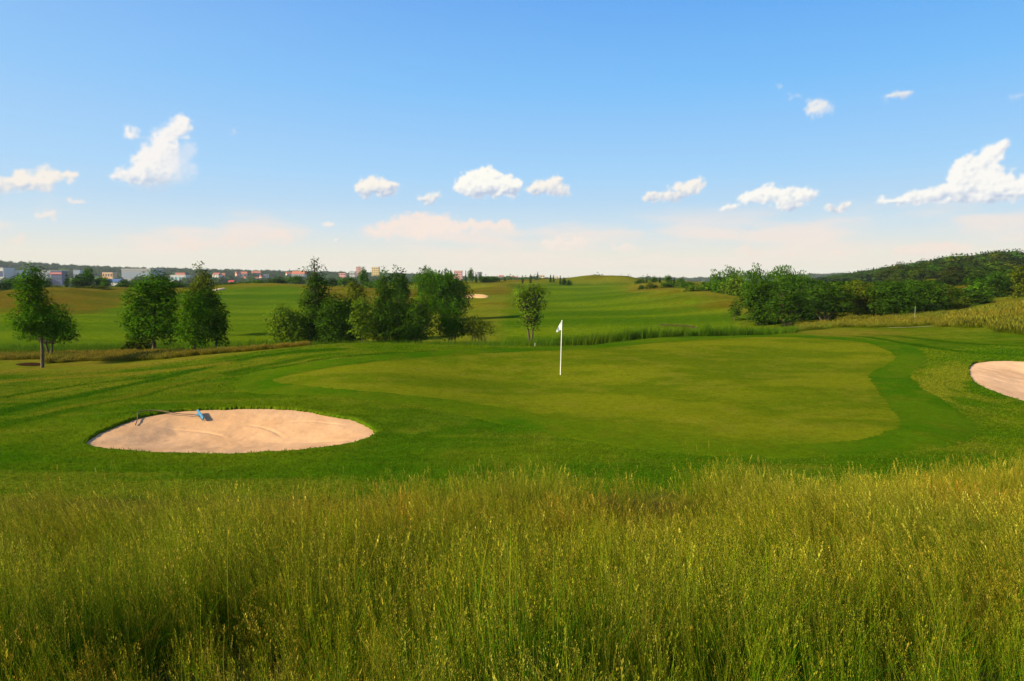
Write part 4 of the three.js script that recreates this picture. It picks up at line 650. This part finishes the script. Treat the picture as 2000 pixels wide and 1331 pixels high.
function distant(kind, name, label, category, px, d, top, widthPx, group, bottom) {
  const o = PROTO[kind].clone(), x = (px - 1000) / FOCAL * d, y = land(x, -d) - 0.15, H = bottom ? (bottom - top) * d / FOCAL : Math.max(0.6, at(px, top, d).y - y), w = widthPx * d / FOCAL;
  o.name = numbered(name); o.position.set(x, y, -d); o.scale.set(w, H, w); o.rotation.y = placer() * 6.28; tag(o, label, category, group); scene.add(o); return o;
}
const LB = 'bushes and trees on the far left crest', HZ = 'little trees along the far ridge', MB = 'bushes behind the middle clump';
[['dark', 'crest_tree', 'dark tree at the left frame edge on the far crest', 'tree', 6, 150, 548, 44, LB], ['olivebush', 'crest_bush', 'low olive bush at the left frame edge on the far crest', 'bush', 14, 132, 568, 46, LB], ['round', 'crest_tree', 'round tree left of the mulch bed tree before the white halls', 'tree', 28, 165, 540, 32, LB], ['bush', 'crest_bush', 'green bush peeping left of the mulch bed tree', 'bush', 40, 140, 562, 40, LB],
  ['olivebush', 'crest_bush', 'yellowish bush right of the slim mulch bed tree', 'bush', 112, 142, 556, 40, LB], ['wispy', 'crest_tree', 'thin upright tree in front of the blue office', 'tree', 133, 150, 535, 16, LB], ['dark', 'crest_tree', 'broad dark tree on the crest beside the blue office', 'tree', 160, 150, 533, 44, LB], ['round', 'crest_tree', 'tree with a raised crown tip on the left crest', 'tree', 176, 158, 520, 30, LB], ['round', 'crest_tree', 'rounded tree at the right foot of the raised crown tree', 'tree', 200, 160, 540, 26, LB], ['olivebush', 'crest_bush', 'long low bush below the broad dark crest tree', 'bush', 178, 140, 557, 60, LB], ['dark', 'crest_tree', 'dark round tree below the large grey hall', 'tree', 246, 168, 545, 36, LB], ['bush', 'crest_bush', 'bush between the blue roofed shed and the dense left broadleaf', 'bush', 222, 165, 556, 34, LB],
  ['dark', 'crest_tree', 'dark tree just right of the mulch bed tree before the offices', 'tree', 92, 155, 542, 26, LB], ['round', 'crest_tree', 'round tree left of the blue roofed shed', 'tree', 210, 150, 541, 22, LB], ['dark', 'crest_tree', 'dark tree hiding the right foot of the large hall', 'tree', 318, 180, 541, 34, LB], ['bush', 'crest_bush', 'bush low under the left end of the large hall', 'bush', 262, 172, 548, 30, LB], ['bush', 'crest_bush', 'bush seen between the two left tree groups', 'bush', 352, 185, 549, 40, LB], ['olivebush', 'crest_bush', 'olive bush at the near end of the thin pale bunker', 'bush', 424, 215, 553, 26, LB], ['bush', 'crest_bush', 'small bush right of the thin pale bunker', 'bush', 455, 205, 549, 30, LB], ['bush', 'crest_bush', 'second small bush right of the thin pale bunker', 'bush', 484, 205, 548, 30, LB], ['bush', 'crest_bush', 'dark hedge bush below the church', 'bush', 512, 200, 546, 36, LB], ['dark', 'crest_tree', 'dense tree below the long orange roof', 'tree', 545, 190, 540, 42, LB], ['round', 'crest_tree', 'round tree close left of the tallest poplar', 'tree', 578, 188, 538, 40, LB],
  ['dark', 'back_tree', 'dark tree right of the tallest poplar on the crest', 'tree', 648, 180, 542, 36, MB], ['round', 'back_tree', 'mid green tree on the crest below the red brown building', 'tree', 680, 178, 540, 40, MB], ['round', 'back_tree', 'pointed tree hiding the foot of the pink towers', 'tree', 711, 170, 522, 22, MB], ['bush', 'back_tree', 'low bush on the crest below the yellow tower', 'bush', 735, 165, 545, 34, MB], ['dark', 'back_tree', 'dark rounded tree right behind the dark conical tree', 'tree', 785, 140, 533, 34, MB], ['conifer', 'back_tree', 'small spire behind the left shoulder of the round willow', 'tree', 820, 150, 529, 12, MB], ['wispy', 'back_tree', 'upright tree left of the orange pink block', 'tree', 872, 190, 523, 14, MB], ['wispy', 'back_tree', 'feathery tree touching the orange pink block', 'tree', 881, 195, 527, 14, MB],
  ['conifer', 'ridge_conifer', 'narrow dark cypress-like conifer right of the orange pink block', 'tree', 910, 215, 525, 6, HZ], ['round', 'ridge_tree', 'tallest rounded tree on the ridge right of the narrow conifer', 'tree', 920, 218, 523, 14, HZ], ['conifer', 'ridge_conifer', 'conifer beside the tallest rounded ridge tree', 'tree', 930, 220, 529, 9, HZ], ['wispy', 'ridge_tree', 'pale wispy tree on the ridge beside the grey block', 'tree', 938, 222, 532, 10, HZ], ['bush', 'ridge_bush', 'first ridge bush right of the pale wispy tree', 'bush', 948, 225, 538, 22, HZ], ['bush', 'ridge_bush', 'second ridge bush right of the pale wispy tree', 'bush', 963, 228, 538, 20, HZ], ['conifer', 'ridge_conifer', 'tiny pair-like conifer left of the pink roofs on the ridge', 'tree', 986, 240, 540, 8, HZ],
  ['wispy', 'ridge_tree', 'grey green tree on the ridge above the lone vase shaped tree', 'tree', 1020, 190, 538, 12, HZ], ['wispy', 'ridge_tree', 'taller tree on the ridge above the lone tree right side', 'tree', 1036, 192, 536, 11, HZ], ['wispy', 'ridge_tree', 'thin leaning wisp of a tree beside the pale ridge house', 'tree', 1050, 230, 531, 7, HZ], ['conifer', 'ridge_conifer', 'dark conifer in a pair right of the pale ridge house', 'tree', 1075, 205, 535, 9, HZ], ['conifer', 'ridge_conifer', 'second dark conifer of the pair right of the pale house', 'tree', 1081, 207, 536, 8, HZ], ['conifer', 'ridge_conifer', 'tallest dark conifer alone on the middle ridge', 'tree', 1094, 195, 536, 8, HZ], ['dark', 'ridge_tree', 'squat dark tree touching the tallest lone conifer', 'tree', 1101, 196, 541, 10, HZ], ['bush', 'ridge_bush', 'dark ball of a bush on the middle ridge', 'bush', 1111, 198, 545, 10, HZ], ['bush', 'ridge_bush', 'flat hedge bush on the ridge behind the pale house', 'bush', 1058, 222, 543, 24, HZ],
  ['wispy', 'ridge_tree', 'single feathery tree right of the ball bush', 'tree', 1168, 245, 537, 7, HZ], ['bush', 'ridge_bush', 'low bush left of the single feathery tree', 'bush', 1155, 250, 544, 20, HZ], ['bush', 'ridge_bush', 'low bush right of the single feathery tree', 'bush', 1188, 245, 545, 20, HZ], ['bush', 'ridge_bush', 'low bush where the ridge dips right of centre', 'bush', 1208, 240, 545, 20, HZ],
  ['dark', 'knoll_tree', 'dark bush at the left end of the wooded knoll', 'tree', 1250, 175, 545, 24, 'young trees on the knoll'], ['conifer', 'knoll_tree', 'first small conifer on the wooded knoll', 'tree', 1262, 172, 541, 9, 'young trees on the knoll'], ['round', 'knoll_tree', 'rounded young tree left of the knoll middle', 'tree', 1276, 170, 539, 18, 'young trees on the knoll'], ['conifer', 'knoll_tree', 'second small conifer on the wooded knoll', 'tree', 1288, 170, 541, 9, 'young trees on the knoll'], ['round', 'knoll_tree', 'tallest rounded tree on the wooded knoll', 'tree', 1304, 168, 537, 22, 'young trees on the knoll'], ['conifer', 'knoll_tree', 'third small conifer on the wooded knoll', 'tree', 1316, 168, 540, 10, 'young trees on the knoll'], ['round', 'knoll_tree', 'last rounded tree at the right of the knoll', 'tree', 1328, 165, 543, 20, 'young trees on the knoll'], ['olivebush', 'knoll_bush', 'straw and olive bush below the wooded knoll', 'bush', 1272, 150, 551, 26, 'young trees on the knoll'], ['bush', 'knoll_bush', 'green bush below the right of the wooded knoll', 'bush', 1312, 152, 549, 34, 'young trees on the knoll'], ['dark', 'knoll_bush', 'small dark bush alone under the left of the knoll', 'bush', 1252, 150, 556, 16, 'young trees on the knoll'], ['bush', 'knoll_bush', 'low bush between the knoll and the green hedge', 'bush', 1345, 150, 549, 30, 'young trees on the knoll'],
].forEach((a) => distant(...a));
console.log('distant trees done');

// woods: masses of crowns nobody could count
function wood(name, label, places, kinds, seed, tint) {
  const r = rngOf(seed), root = new THREE.Group(); root.name = numbered(name); tag(root, label, 'wood', null, 'stuff'); scene.add(root);
  const lots = kinds.map(() => []); for (const p of places) lots[Math.floor(r() * kinds.length)].push(p);
  const m = new THREE.Matrix4(), q = new THREE.Quaternion(), s = new THREE.Vector3(), v = new THREE.Vector3(), c = new THREE.Color();
  kinds.forEach((k, n) => { if (!lots[n].length) return; for (const part of PROTO[k].children) { const im = new THREE.InstancedMesh(part.geometry, part.material, lots[n].length); im.name = part.name; im.userData.kind = 'stuff'; const rr = rngOf(seed + n); lots[n].forEach((p, i) => { q.setFromAxisAngle(UP, rr() * 6.28); m.compose(v.set(p[0], p[1], p[2]), q, s.set(p[4], p[3], p[4])); im.setMatrixAt(i, m); const t = tint(rr); im.setColorAt(i, c.setRGB(...(part.name === 'trunk' ? [1, 1, 1] : t))); }); root.add(im); } });
}
{
  const r = rngOf(808), hill = [], ridge = [], belt = [], town = [];
  const sky_ = [[1560, 548], [1590, 541], [1680, 527], [1745, 516], [1850, 499], [1930, 491], [2000, 487], [2600, 470]], crest = (u) => { let i = 0; while (i < sky_.length - 2 && sky_[i + 1][0] < u) i++; return lerp(sky_[i][1], sky_[i + 1][1], clamp((u - sky_[i][0]) / (sky_[i + 1][0] - sky_[i][0]), 0, 1)); };
  for (let k = 0; k < 620; k++) { const t = Math.pow(r(), 0.8), d = 105 + 165 * t, u = 1700 + r() * 900; if (u < lerp(1880, 1745, sstep(0, 0.7, t)) + (r() - 0.5) * 40) continue; const x = (u - 1000) / FOCAL * d, y = land(x, -d) - 0.3, top = at(u, lerp(572, crest(u) + 7, Math.pow(t, 0.55)) + (r() - 0.5) * 24, d).y, H = clamp(top - y, 3, 14); hill.push([x, top - H, -d, H, Math.max(7, H * (1.05 + r() * 0.65))]); }
  for (let k = 0; k < 700; k++) { const d = 330 + 150 * r(), u = 1560 + r() * 420, x = (u - 1000) / FOCAL * d, want = crest(u) + 2, H = 9 + r() * 2.5, top = at(u, want, d).y + (r() - 0.5) * 1.2 - (480 - d) * 0.012; ridge.push([x, Math.max(land(x, -d) - 0.3, top - H - 3), -d, Math.max(4, top - Math.max(land(x, -d) - 0.3, top - H - 3)), 7 + r() * 3]); }
  for (let k = 0; k < 300; k++) { const d = 72 + r() * 26, u = 1480 + r() * 420, x = (u - 1000) / FOCAL * d, y = land(x, -d) - 0.2, top = at(u, 546 + (u > 1820 ? (u - 1820) * 0.35 : 0) + r() * 14, d).y; belt.push([x, y, -d, Math.max(1.5, top - y), 3 + r() * 1.6]); }
  for (let k = 0; k < 2600; k++) { const d = 560 + 1100 * Math.pow(r(), 0.7), u = -150 + r() * 1450, x = (u - 1000) / FOCAL * d, y = land(x, -d); if (d < 1150 && fbm(u * 0.03, d * 0.01, 3) < 0.5) continue; town.push([x, y - 1, -d, 7 + r() * 6, 9 + r() * 8]); }
  for (let k = 0; k < 700; k++) { const d = 1600 + 800 * r(), u = 700 + r() * 1000, x = (u - 1000) / FOCAL * d, y = land(x, -d); town.push([x, y - 1, -d, 8 + r() * 7, 14 + r() * 12]); }
  const t = (rr) => { const v = 0.75 + rr() * 0.5, o = rr() * 0.35; return [v * (0.9 + o), v, v * 0.9]; };
  wood('hillside_wood', 'dense mixed wood climbing the hill at the right', hill, ['round', 'dark', 'round', 'dark'], 11, (rr) => { const v = 0.38 + rr() * 0.5, o = rr() * 0.8; return [v * (0.95 + o), v * (1 - o * 0.1), v * 0.7]; });
  wood('ridge_wood', 'dark wooded ridge receding behind the right grove', ridge, ['massed', 'dark'], 12, t);
  wood('grove_backing_wood', 'mass of tree tops directly behind the right grove', belt, ['dark'], 13, t);
  wood('town_wood', 'dark green woods covering the far hills around the town', town, ['massed'], 14, t);
}
console.log('woods done');

// ------------------------------------------------------------------ the town
const paint = (r, g, b, rough = 0.8) => new THREE.MeshStandardMaterial({ color: new THREE.Color().setRGB(r, g, b), roughness: rough });
const M = { white: paint(.5, .48, .44), cream: paint(.66, .52, .34), pink: paint(.66, .32, .26), orange: paint(.6, .34, .14), grey: paint(.24, .25, .26), steel: paint(.2, .24, .3, .5), navy: paint(.03, .05, .12), blue: paint(.03, .08, .2), teal: paint(.05, .25, .3), red: paint(.45, .03, .03), tile: paint(.42, .13, .06), tileDark: paint(.28, .08, .05), glass: paint(.06, .08, .1, .15), yellow: paint(.72, .5, .16), slate: paint(.09, .09, .1) };
const boxGeo = new THREE.BoxGeometry(1, 1, 1).translate(0, 0.5, 0);
const gable = (() => { const s = new THREE.Shape([new THREE.Vector2(-0.56, 0), new THREE.Vector2(0.56, 0), new THREE.Vector2(0, 1)]); return new THREE.ExtrudeGeometry(s, { depth: 1.08, bevelEnabled: false }).translate(0, 0, -0.54).rotateY(Math.PI / 2); })();
function block(parent, name, geo, mat, x, y, z, w, h, t) { const o = new THREE.Mesh(geo, mat); o.name = name; o.position.set(x, y, z); o.scale.set(w, h, t); parent.add(o); return o; }
function building(name, label, category, px, d, top, bottom, widthPx, o) {
  const s = d / FOCAL, p = at(px, bottom, d), g = new THREE.Group(), w = widthPx * s, H = (bottom - top) * s, depth = o.depth ?? Math.min(w, 14); g.name = numbered(name); tag(g, label, category, o.group);
  const ground = land(p.x, p.z), base = Math.min(p.y, ground) - 0.5, lift = p.y - base; g.position.set(p.x, base, p.z); g.rotation.y = o.turn ?? 0; scene.add(g);
  const rh = o.roof ? H * (o.pitch ?? 0.42) : 0, wh = H - rh;
  block(g, 'wall', boxGeo, M[o.wall], 0, 0, 0, w, wh + lift, depth);
  if (o.roof) block(g, 'roof', gable, M[o.roof], 0, wh + lift, 0, w, rh, depth);
  else block(g, 'roof', boxGeo, M[o.cap ?? 'grey'], 0, wh + lift, 0, w * 1.02, Math.max(0.4, H * 0.05), depth * 1.02);
  const rows = o.rows ?? 0, cols = o.cols ?? 0;
  for (let i = 0; i < rows; i++) for (let j = 0; j < cols; j++) block(g, 'window', boxGeo, M[o.pane ?? 'glass'], w * ((j + 0.5) / cols - 0.5), lift + wh * ((i + 0.3) / rows), depth / 2, w / cols * (o.wide ?? 0.5), wh / rows * 0.45, 0.3);
  return g;
}
const TB = 'town buildings on the far hills';
building('warehouse', 'white hall with navy end at the left frame edge', 'hall', 6, 900, 524, 548, 24, { wall: 'white', cap: 'grey', depth: 20, rows: 1, cols: 2, pane: 'navy', wide: 0.8 });
building('warehouse', 'pale long hall right of the navy ended hall', 'hall', 34, 920, 529, 547, 30, { wall: 'white', cap: 'white', depth: 20, rows: 1, cols: 4 });
building('warehouse', 'light grey hall left of the red signed office', 'hall', 96, 900, 530, 548, 24, { wall: 'grey', cap: 'white', depth: 18, rows: 1, cols: 3 });
{ const g = building('office', 'navy office block with a red sign along its roof', 'office', 117, 850, 530, 550, 20, { wall: 'navy', cap: 'steel', depth: 12, rows: 2, cols: 3 });
  const s = 850 / FOCAL, b = block(g, 'roof_sign', boxGeo, M.red, 0, 20 * s + 1.2, 6.5, 22 * s, 4.2 * s, 0.6); for (let k = 0; k < 9; k++) block(b, 'sign_mark', boxGeo, M.white, -0.4 + k * 0.1, 0.3 + 0.05 * (k % 3), 0.5, 0.055, 0.4, 0.2); }
building('flat_building', 'dark flat roofed building left of the raised crown tree', 'building', 155, 1000, 528, 545, 13, { wall: 'steel', cap: 'slate', depth: 12 });
building('orange_building', 'orange fronted building above the blue roofed shed', 'building', 214, 1050, 533, 543, 20, { wall: 'orange', cap: 'cream', depth: 12, rows: 1, cols: 4 });
building('blue_shed', 'low shed with dark blue roof on the left slope', 'shed', 222, 800, 545, 556, 30, { wall: 'white', roof: 'blue', pitch: 0.55, depth: 14 });
building('large_hall', 'largest grey steel hall on the left skyline', 'hall', 279, 980, 527, 550, 56, { wall: 'grey', cap: 'white', depth: 34, rows: 1, cols: 3, pane: 'steel', wide: 0.85 });
building('white_villa', 'white building with teal windows between the left trees', 'building', 352, 950, 538, 552, 30, { wall: 'white', cap: 'white', depth: 14, rows: 1, cols: 4, pane: 'teal' });
const house = (label, px, d, top, bottom, w, wall, roof, turn = 0.3) => building('house', label, 'house', px, d, top, bottom, w, { wall, roof, turn, depth: w * d / FOCAL * 0.7, rows: 1, cols: 2, wide: 0.35, group: TB });
house('red roofed house behind the white building with teal windows', 352, 1010, 533, 545, 16, 'cream', 'tile');
house('red roofed house immediately right of the pale poplar tip', 424, 1050, 533, 542, 14, 'white', 'tileDark', -0.3);
house('second red roofed house right of the pale poplar tip', 434, 1080, 534, 543, 10, 'pink', 'tile');
building('long_house', 'long low white building above the thin pale bunker', 'building', 425, 720, 550, 557, 15, { wall: 'white', cap: 'white', depth: 8, group: TB });
house('bright pink house low above the far left crest', 452, 740, 548, 557, 10, 'white', 'red', 0);
house('tall pinkish gabled house highest on the town slope', 465, 1100, 530, 543, 9, 'pink', 'tile', 0.9);
house('wide orange roofed house right of the tall gabled one', 475, 1120, 531, 542, 14, 'cream', 'tile');
house('white gabled house below the wide orange roof', 482, 960, 540, 548, 10, 'white', 'tile', 1.1);
house('red house on the skyline left of the church hill', 500, 1180, 530, 538, 16, 'pink', 'tile');
house('small white house with red roof mid slope below the skyline', 500, 950, 541, 549, 8, 'white', 'tileDark');
house('bright white gabled house right of the small mid slope one', 512, 930, 538, 547, 10, 'white', 'tile', 1.2);
house('white house with bluish roof uphill of the bright gable', 520, 1000, 536, 542, 9, 'white', 'slate');
house('low pale house half hidden behind the church hedge', 534, 860, 546, 553, 16, 'cream', 'tileDark', 0);
house('tiny white house at the right end of the low hedge', 541, 840, 548, 554, 6, 'white', 'tile', 0.8);
{ const g = building('church', 'church with a slim dark spire on the skyline', 'church', 563, 1150, 531, 541, 8, { wall: 'white', roof: 'tile', turn: 0.6 }); const s = 1150 / FOCAL, lift = g.children[0].scale.y; block(g, 'tower', boxGeo, M.white, 2.5 * s, 0, 0, 2.6 * s, lift + 2 * s, 2.6 * s); const c = new THREE.Mesh(new THREE.ConeGeometry(1.5 * s, 9 * s, 6).translate(0, 4.5 * s, 0), M.slate); c.name = 'spire'; c.position.set(2.5 * s, lift + 2 * s, 0); g.add(c); }
building('long_house', 'long white manor with an orange roof left of the poplar', 'building', 584, 1080, 530, 542, 24, { wall: 'white', roof: 'tile', pitch: 0.45, depth: 12, rows: 1, cols: 7, wide: 0.4 });
building('brick_building', 'red brown building right of the tallest poplar', 'building', 670, 1000, 534, 545, 13, { wall: 'pink', cap: 'tileDark', depth: 10, rows: 2, cols: 4 });
building('white_block', 'small white block between the brown building and pink towers', 'building', 689, 1150, 531, 540, 11, { wall: 'white', cap: 'grey', depth: 9, rows: 1, cols: 4 });
building('tower_block', 'left pink tower block in the skyline above the clump', 'tower block', 700, 1250, 522, 545, 7, { wall: 'pink', cap: 'white', depth: 8, rows: 6, cols: 2, group: 'pink tower pair' });
building('tower_block', 'right pale pink tower block of the skyline pair', 'tower block', 706, 1270, 523, 545, 6, { wall: 'cream', cap: 'white', depth: 8, rows: 6, cols: 2, group: 'pink tower pair' });
building('tower_block', 'yellow tower block left of the dark conical tree', 'tower block', 734, 1250, 523, 545, 14, { wall: 'yellow', cap: 'cream', depth: 10, rows: 6, cols: 4 });
building('tower_block', 'orange pink block right of the round willow', 'tower block', 895, 1100, 530, 548, 16, { wall: 'pink', cap: 'orange', depth: 10, rows: 4, cols: 4 });
building('tower_block', 'grey flat block behind the pale wispy ridge tree', 'tower block', 937, 1200, 532, 546, 9, { wall: 'grey', cap: 'white', depth: 10, rows: 4, cols: 3 });
house('pink roofed house on the skyline left of the ridge tree', 979, 1150, 538, 546, 9, 'white', 'tile');
house('second pink roofed house on the skyline above the fairway', 1004, 1200, 540, 546, 14, 'pink', 'tile');
building('pale_house', 'pale cream block on the ridge beside the leaning wisp', 'house', 1059, 900, 538, 548, 9, { wall: 'cream', cap: 'white', depth: 7, rows: 2, cols: 2 });
building('pale_house', 'tiny pale block seen between the ridge conifers', 'house', 1087, 950, 540, 548, 6, { wall: 'cream', cap: 'white', depth: 6, rows: 1, cols: 2 });
console.log('town done');

// ------------------------------------------------------------------ golf things
const greyWood = new THREE.MeshStandardMaterial({ color: new THREE.Color().setRGB(.38, .36, .3), roughness: 0.8 });
const whitePaint = new THREE.MeshPhysicalMaterial({ color: new THREE.Color().setRGB(.82, .8, .72), roughness: 0.4, clearcoat: 0.3 });
{
  const [x, z] = [at(1094.5, 737, 26.8).x, -26.8], y = land(x, z), g = new THREE.Group(); g.name = 'flagstick'; g.position.set(x, y, z); g.rotation.z = -0.022; tag(g, 'white flagstick with a drooping white flag on the putting green', 'flagstick'); scene.add(g);
  const pole = new THREE.Mesh(new THREE.CylinderGeometry(0.014, 0.019, 2.15, 12).translate(0, 1.075, 0), whitePaint); pole.name = 'pole'; g.add(pole);
  const knob = new THREE.Mesh(new THREE.SphereGeometry(0.021, 12, 8).translate(0, 2.16, 0), whitePaint); knob.name = 'finial'; g.add(knob);
  const f = new Faces(), W = 14, Hn = 10, grid = [], white = [.86, .85, .8]; // cloth hanging in folds from the pole
  for (let j = 0; j <= Hn; j++) for (let i = 0; i <= W; i++) { const u = i / W, v = j / Hn, drop = 0.36 * Math.pow(u, 1.15), X = -0.015 - 0.2 * u * (1 - 0.12 * v), Zc = 0.035 * Math.sin(u * 9 + v * 1.5) * u, Y = 2.13 - v * 0.34 * (1 - 0.62 * u) - drop * (1 - 0.12 * v); grid.push(f.vert(X, Y, Zc, white)); }
  for (let j = 0; j < Hn; j++) for (let i = 0; i < W; i++) { const a = grid[j * (W + 1) + i], b = grid[j * (W + 1) + i + 1], c = grid[(j + 1) * (W + 1) + i], e = grid[(j + 1) * (W + 1) + i + 1]; f.tri(a, c, b); f.tri(b, c, e); }
  const cloth = new THREE.Mesh(f.geometry(), new THREE.MeshPhysicalMaterial({ vertexColors: true, roughness: 0.85, transmission: 0.25, thickness: 0, side: THREE.DoubleSide })); cloth.name = 'flag'; g.add(cloth);
}
function stake(label, px, d, top, rad, whitePaint) { const x = (px - 1000) / FOCAL * d, y = land(x, -d) - 0.05, H = at(px, top, d).y - y, o = new THREE.Group(); o.name = numbered('marker_post'); o.position.set(x, y, -d); tag(o, label, 'marker post'); const s = new THREE.Mesh(new THREE.CylinderGeometry(rad, rad * 1.1, H, 10).translate(0, H / 2, 0), whitePaint); s.name = 'post'; const c = new THREE.Mesh(new THREE.ConeGeometry(rad, rad * 2, 10).translate(0, H + rad, 0), whitePaint); c.name = 'tip'; o.add(s, c); scene.add(o); }
stake('short white marker post before the reeds left of the flag', 1045, 35.5, 671, 0.018, greyWood);
stake('slim pale marker post in front of the right grove', 1788, 52, 598, 0.009, greyWood);
{ // the rake lying over the far lip of the left bunker
  const g = new THREE.Group(); g.name = 'bunker_rake'; tag(g, 'rake with blue head and long brown handle lying in the bunker', 'rake'); scene.add(g);
  const H0 = hit(391, 809, 14, 24), hx = H0[0], hz = H0[1], top = (x, z) => (BUNKER_LEFT.sd(x, z) > 0 ? sandY(x, z) : land(x, z) + 0.03);
  g.position.set(hx, top(hx, hz), hz);
  const handleMat = new THREE.MeshStandardMaterial({ color: new THREE.Color().setRGB(.10, .045, .018), roughness: 0.6 }), blue = new THREE.MeshPhysicalMaterial({ color: new THREE.Color().setRGB(.03, .18, .32), roughness: 0.4 });
  const head = new THREE.Group(); head.name = 'head'; g.add(head);
  { const A = hit(383, 800, 14, 24), B = hit(401, 817, 14, 24), a3 = new THREE.Vector3(A[0] - hx, top(...A) - g.position.y, A[1] - hz), b3 = new THREE.Vector3(B[0] - hx, top(...B) - g.position.y, B[1] - hz); head.quaternion.setFromUnitVectors(new THREE.Vector3(1, 0, 0), b3.clone().sub(a3).normalize()); head.position.set(0, 0.1, 0); }
  const bar = new THREE.Mesh(new THREE.CapsuleGeometry(0.042, 0.68, 6, 12).rotateZ(Math.PI / 2).scale(1, 1.1, 0.7), blue); bar.name = 'bar'; head.add(bar);
  const tineGeo = new THREE.CylinderGeometry(0.011, 0.006, 0.075, 6).translate(0, -0.055, 0);
  for (let k = 0; k < 13; k++) { const t = new THREE.Mesh(tineGeo, blue); t.name = 'tine'; t.position.set(-0.3 + k * 0.05, 0, 0.004); head.add(t); }
  const socket = new THREE.Mesh(new THREE.CylinderGeometry(0.02, 0.024, 0.14, 10).rotateZ(Math.PI / 2).translate(-0.08, 0.085, 0), blue); socket.name = 'socket'; g.add(socket);
  const E = hit(300, 806.5, 14, 24), B = hit(272, 810, 14, 24), T = hit(264, 826, 14, 24), loc = (p, up) => new THREE.Vector3(p[0] - hx, top(p[0], p[1]) + up - g.position.y, p[1] - hz);
  const path = new THREE.CatmullRomCurve3([new THREE.Vector3(0, 0.085, 0), loc([lerp(hx, E[0], 0.5), lerp(hz, E[1], 0.5)], 0.09), loc(E, 0.03), loc(B, 0.03), loc([lerp(B[0], T[0], 0.5), lerp(B[1], T[1], 0.5)], 0.05), loc(T, 0.03)]);
  const handle = new THREE.Mesh(new THREE.TubeGeometry(path, 48, 0.013, 8), handleMat); handle.name = 'handle'; g.add(handle);
}

scene.fog = new THREE.FogExp2(new THREE.Color().setRGB(0.72, 0.8, 0.9), 0.00010);
scene.traverse((o) => { if (o.isMesh) { o.castShadow = true; o.receiveShadow = true; } });
renderer.render(scene, camera);
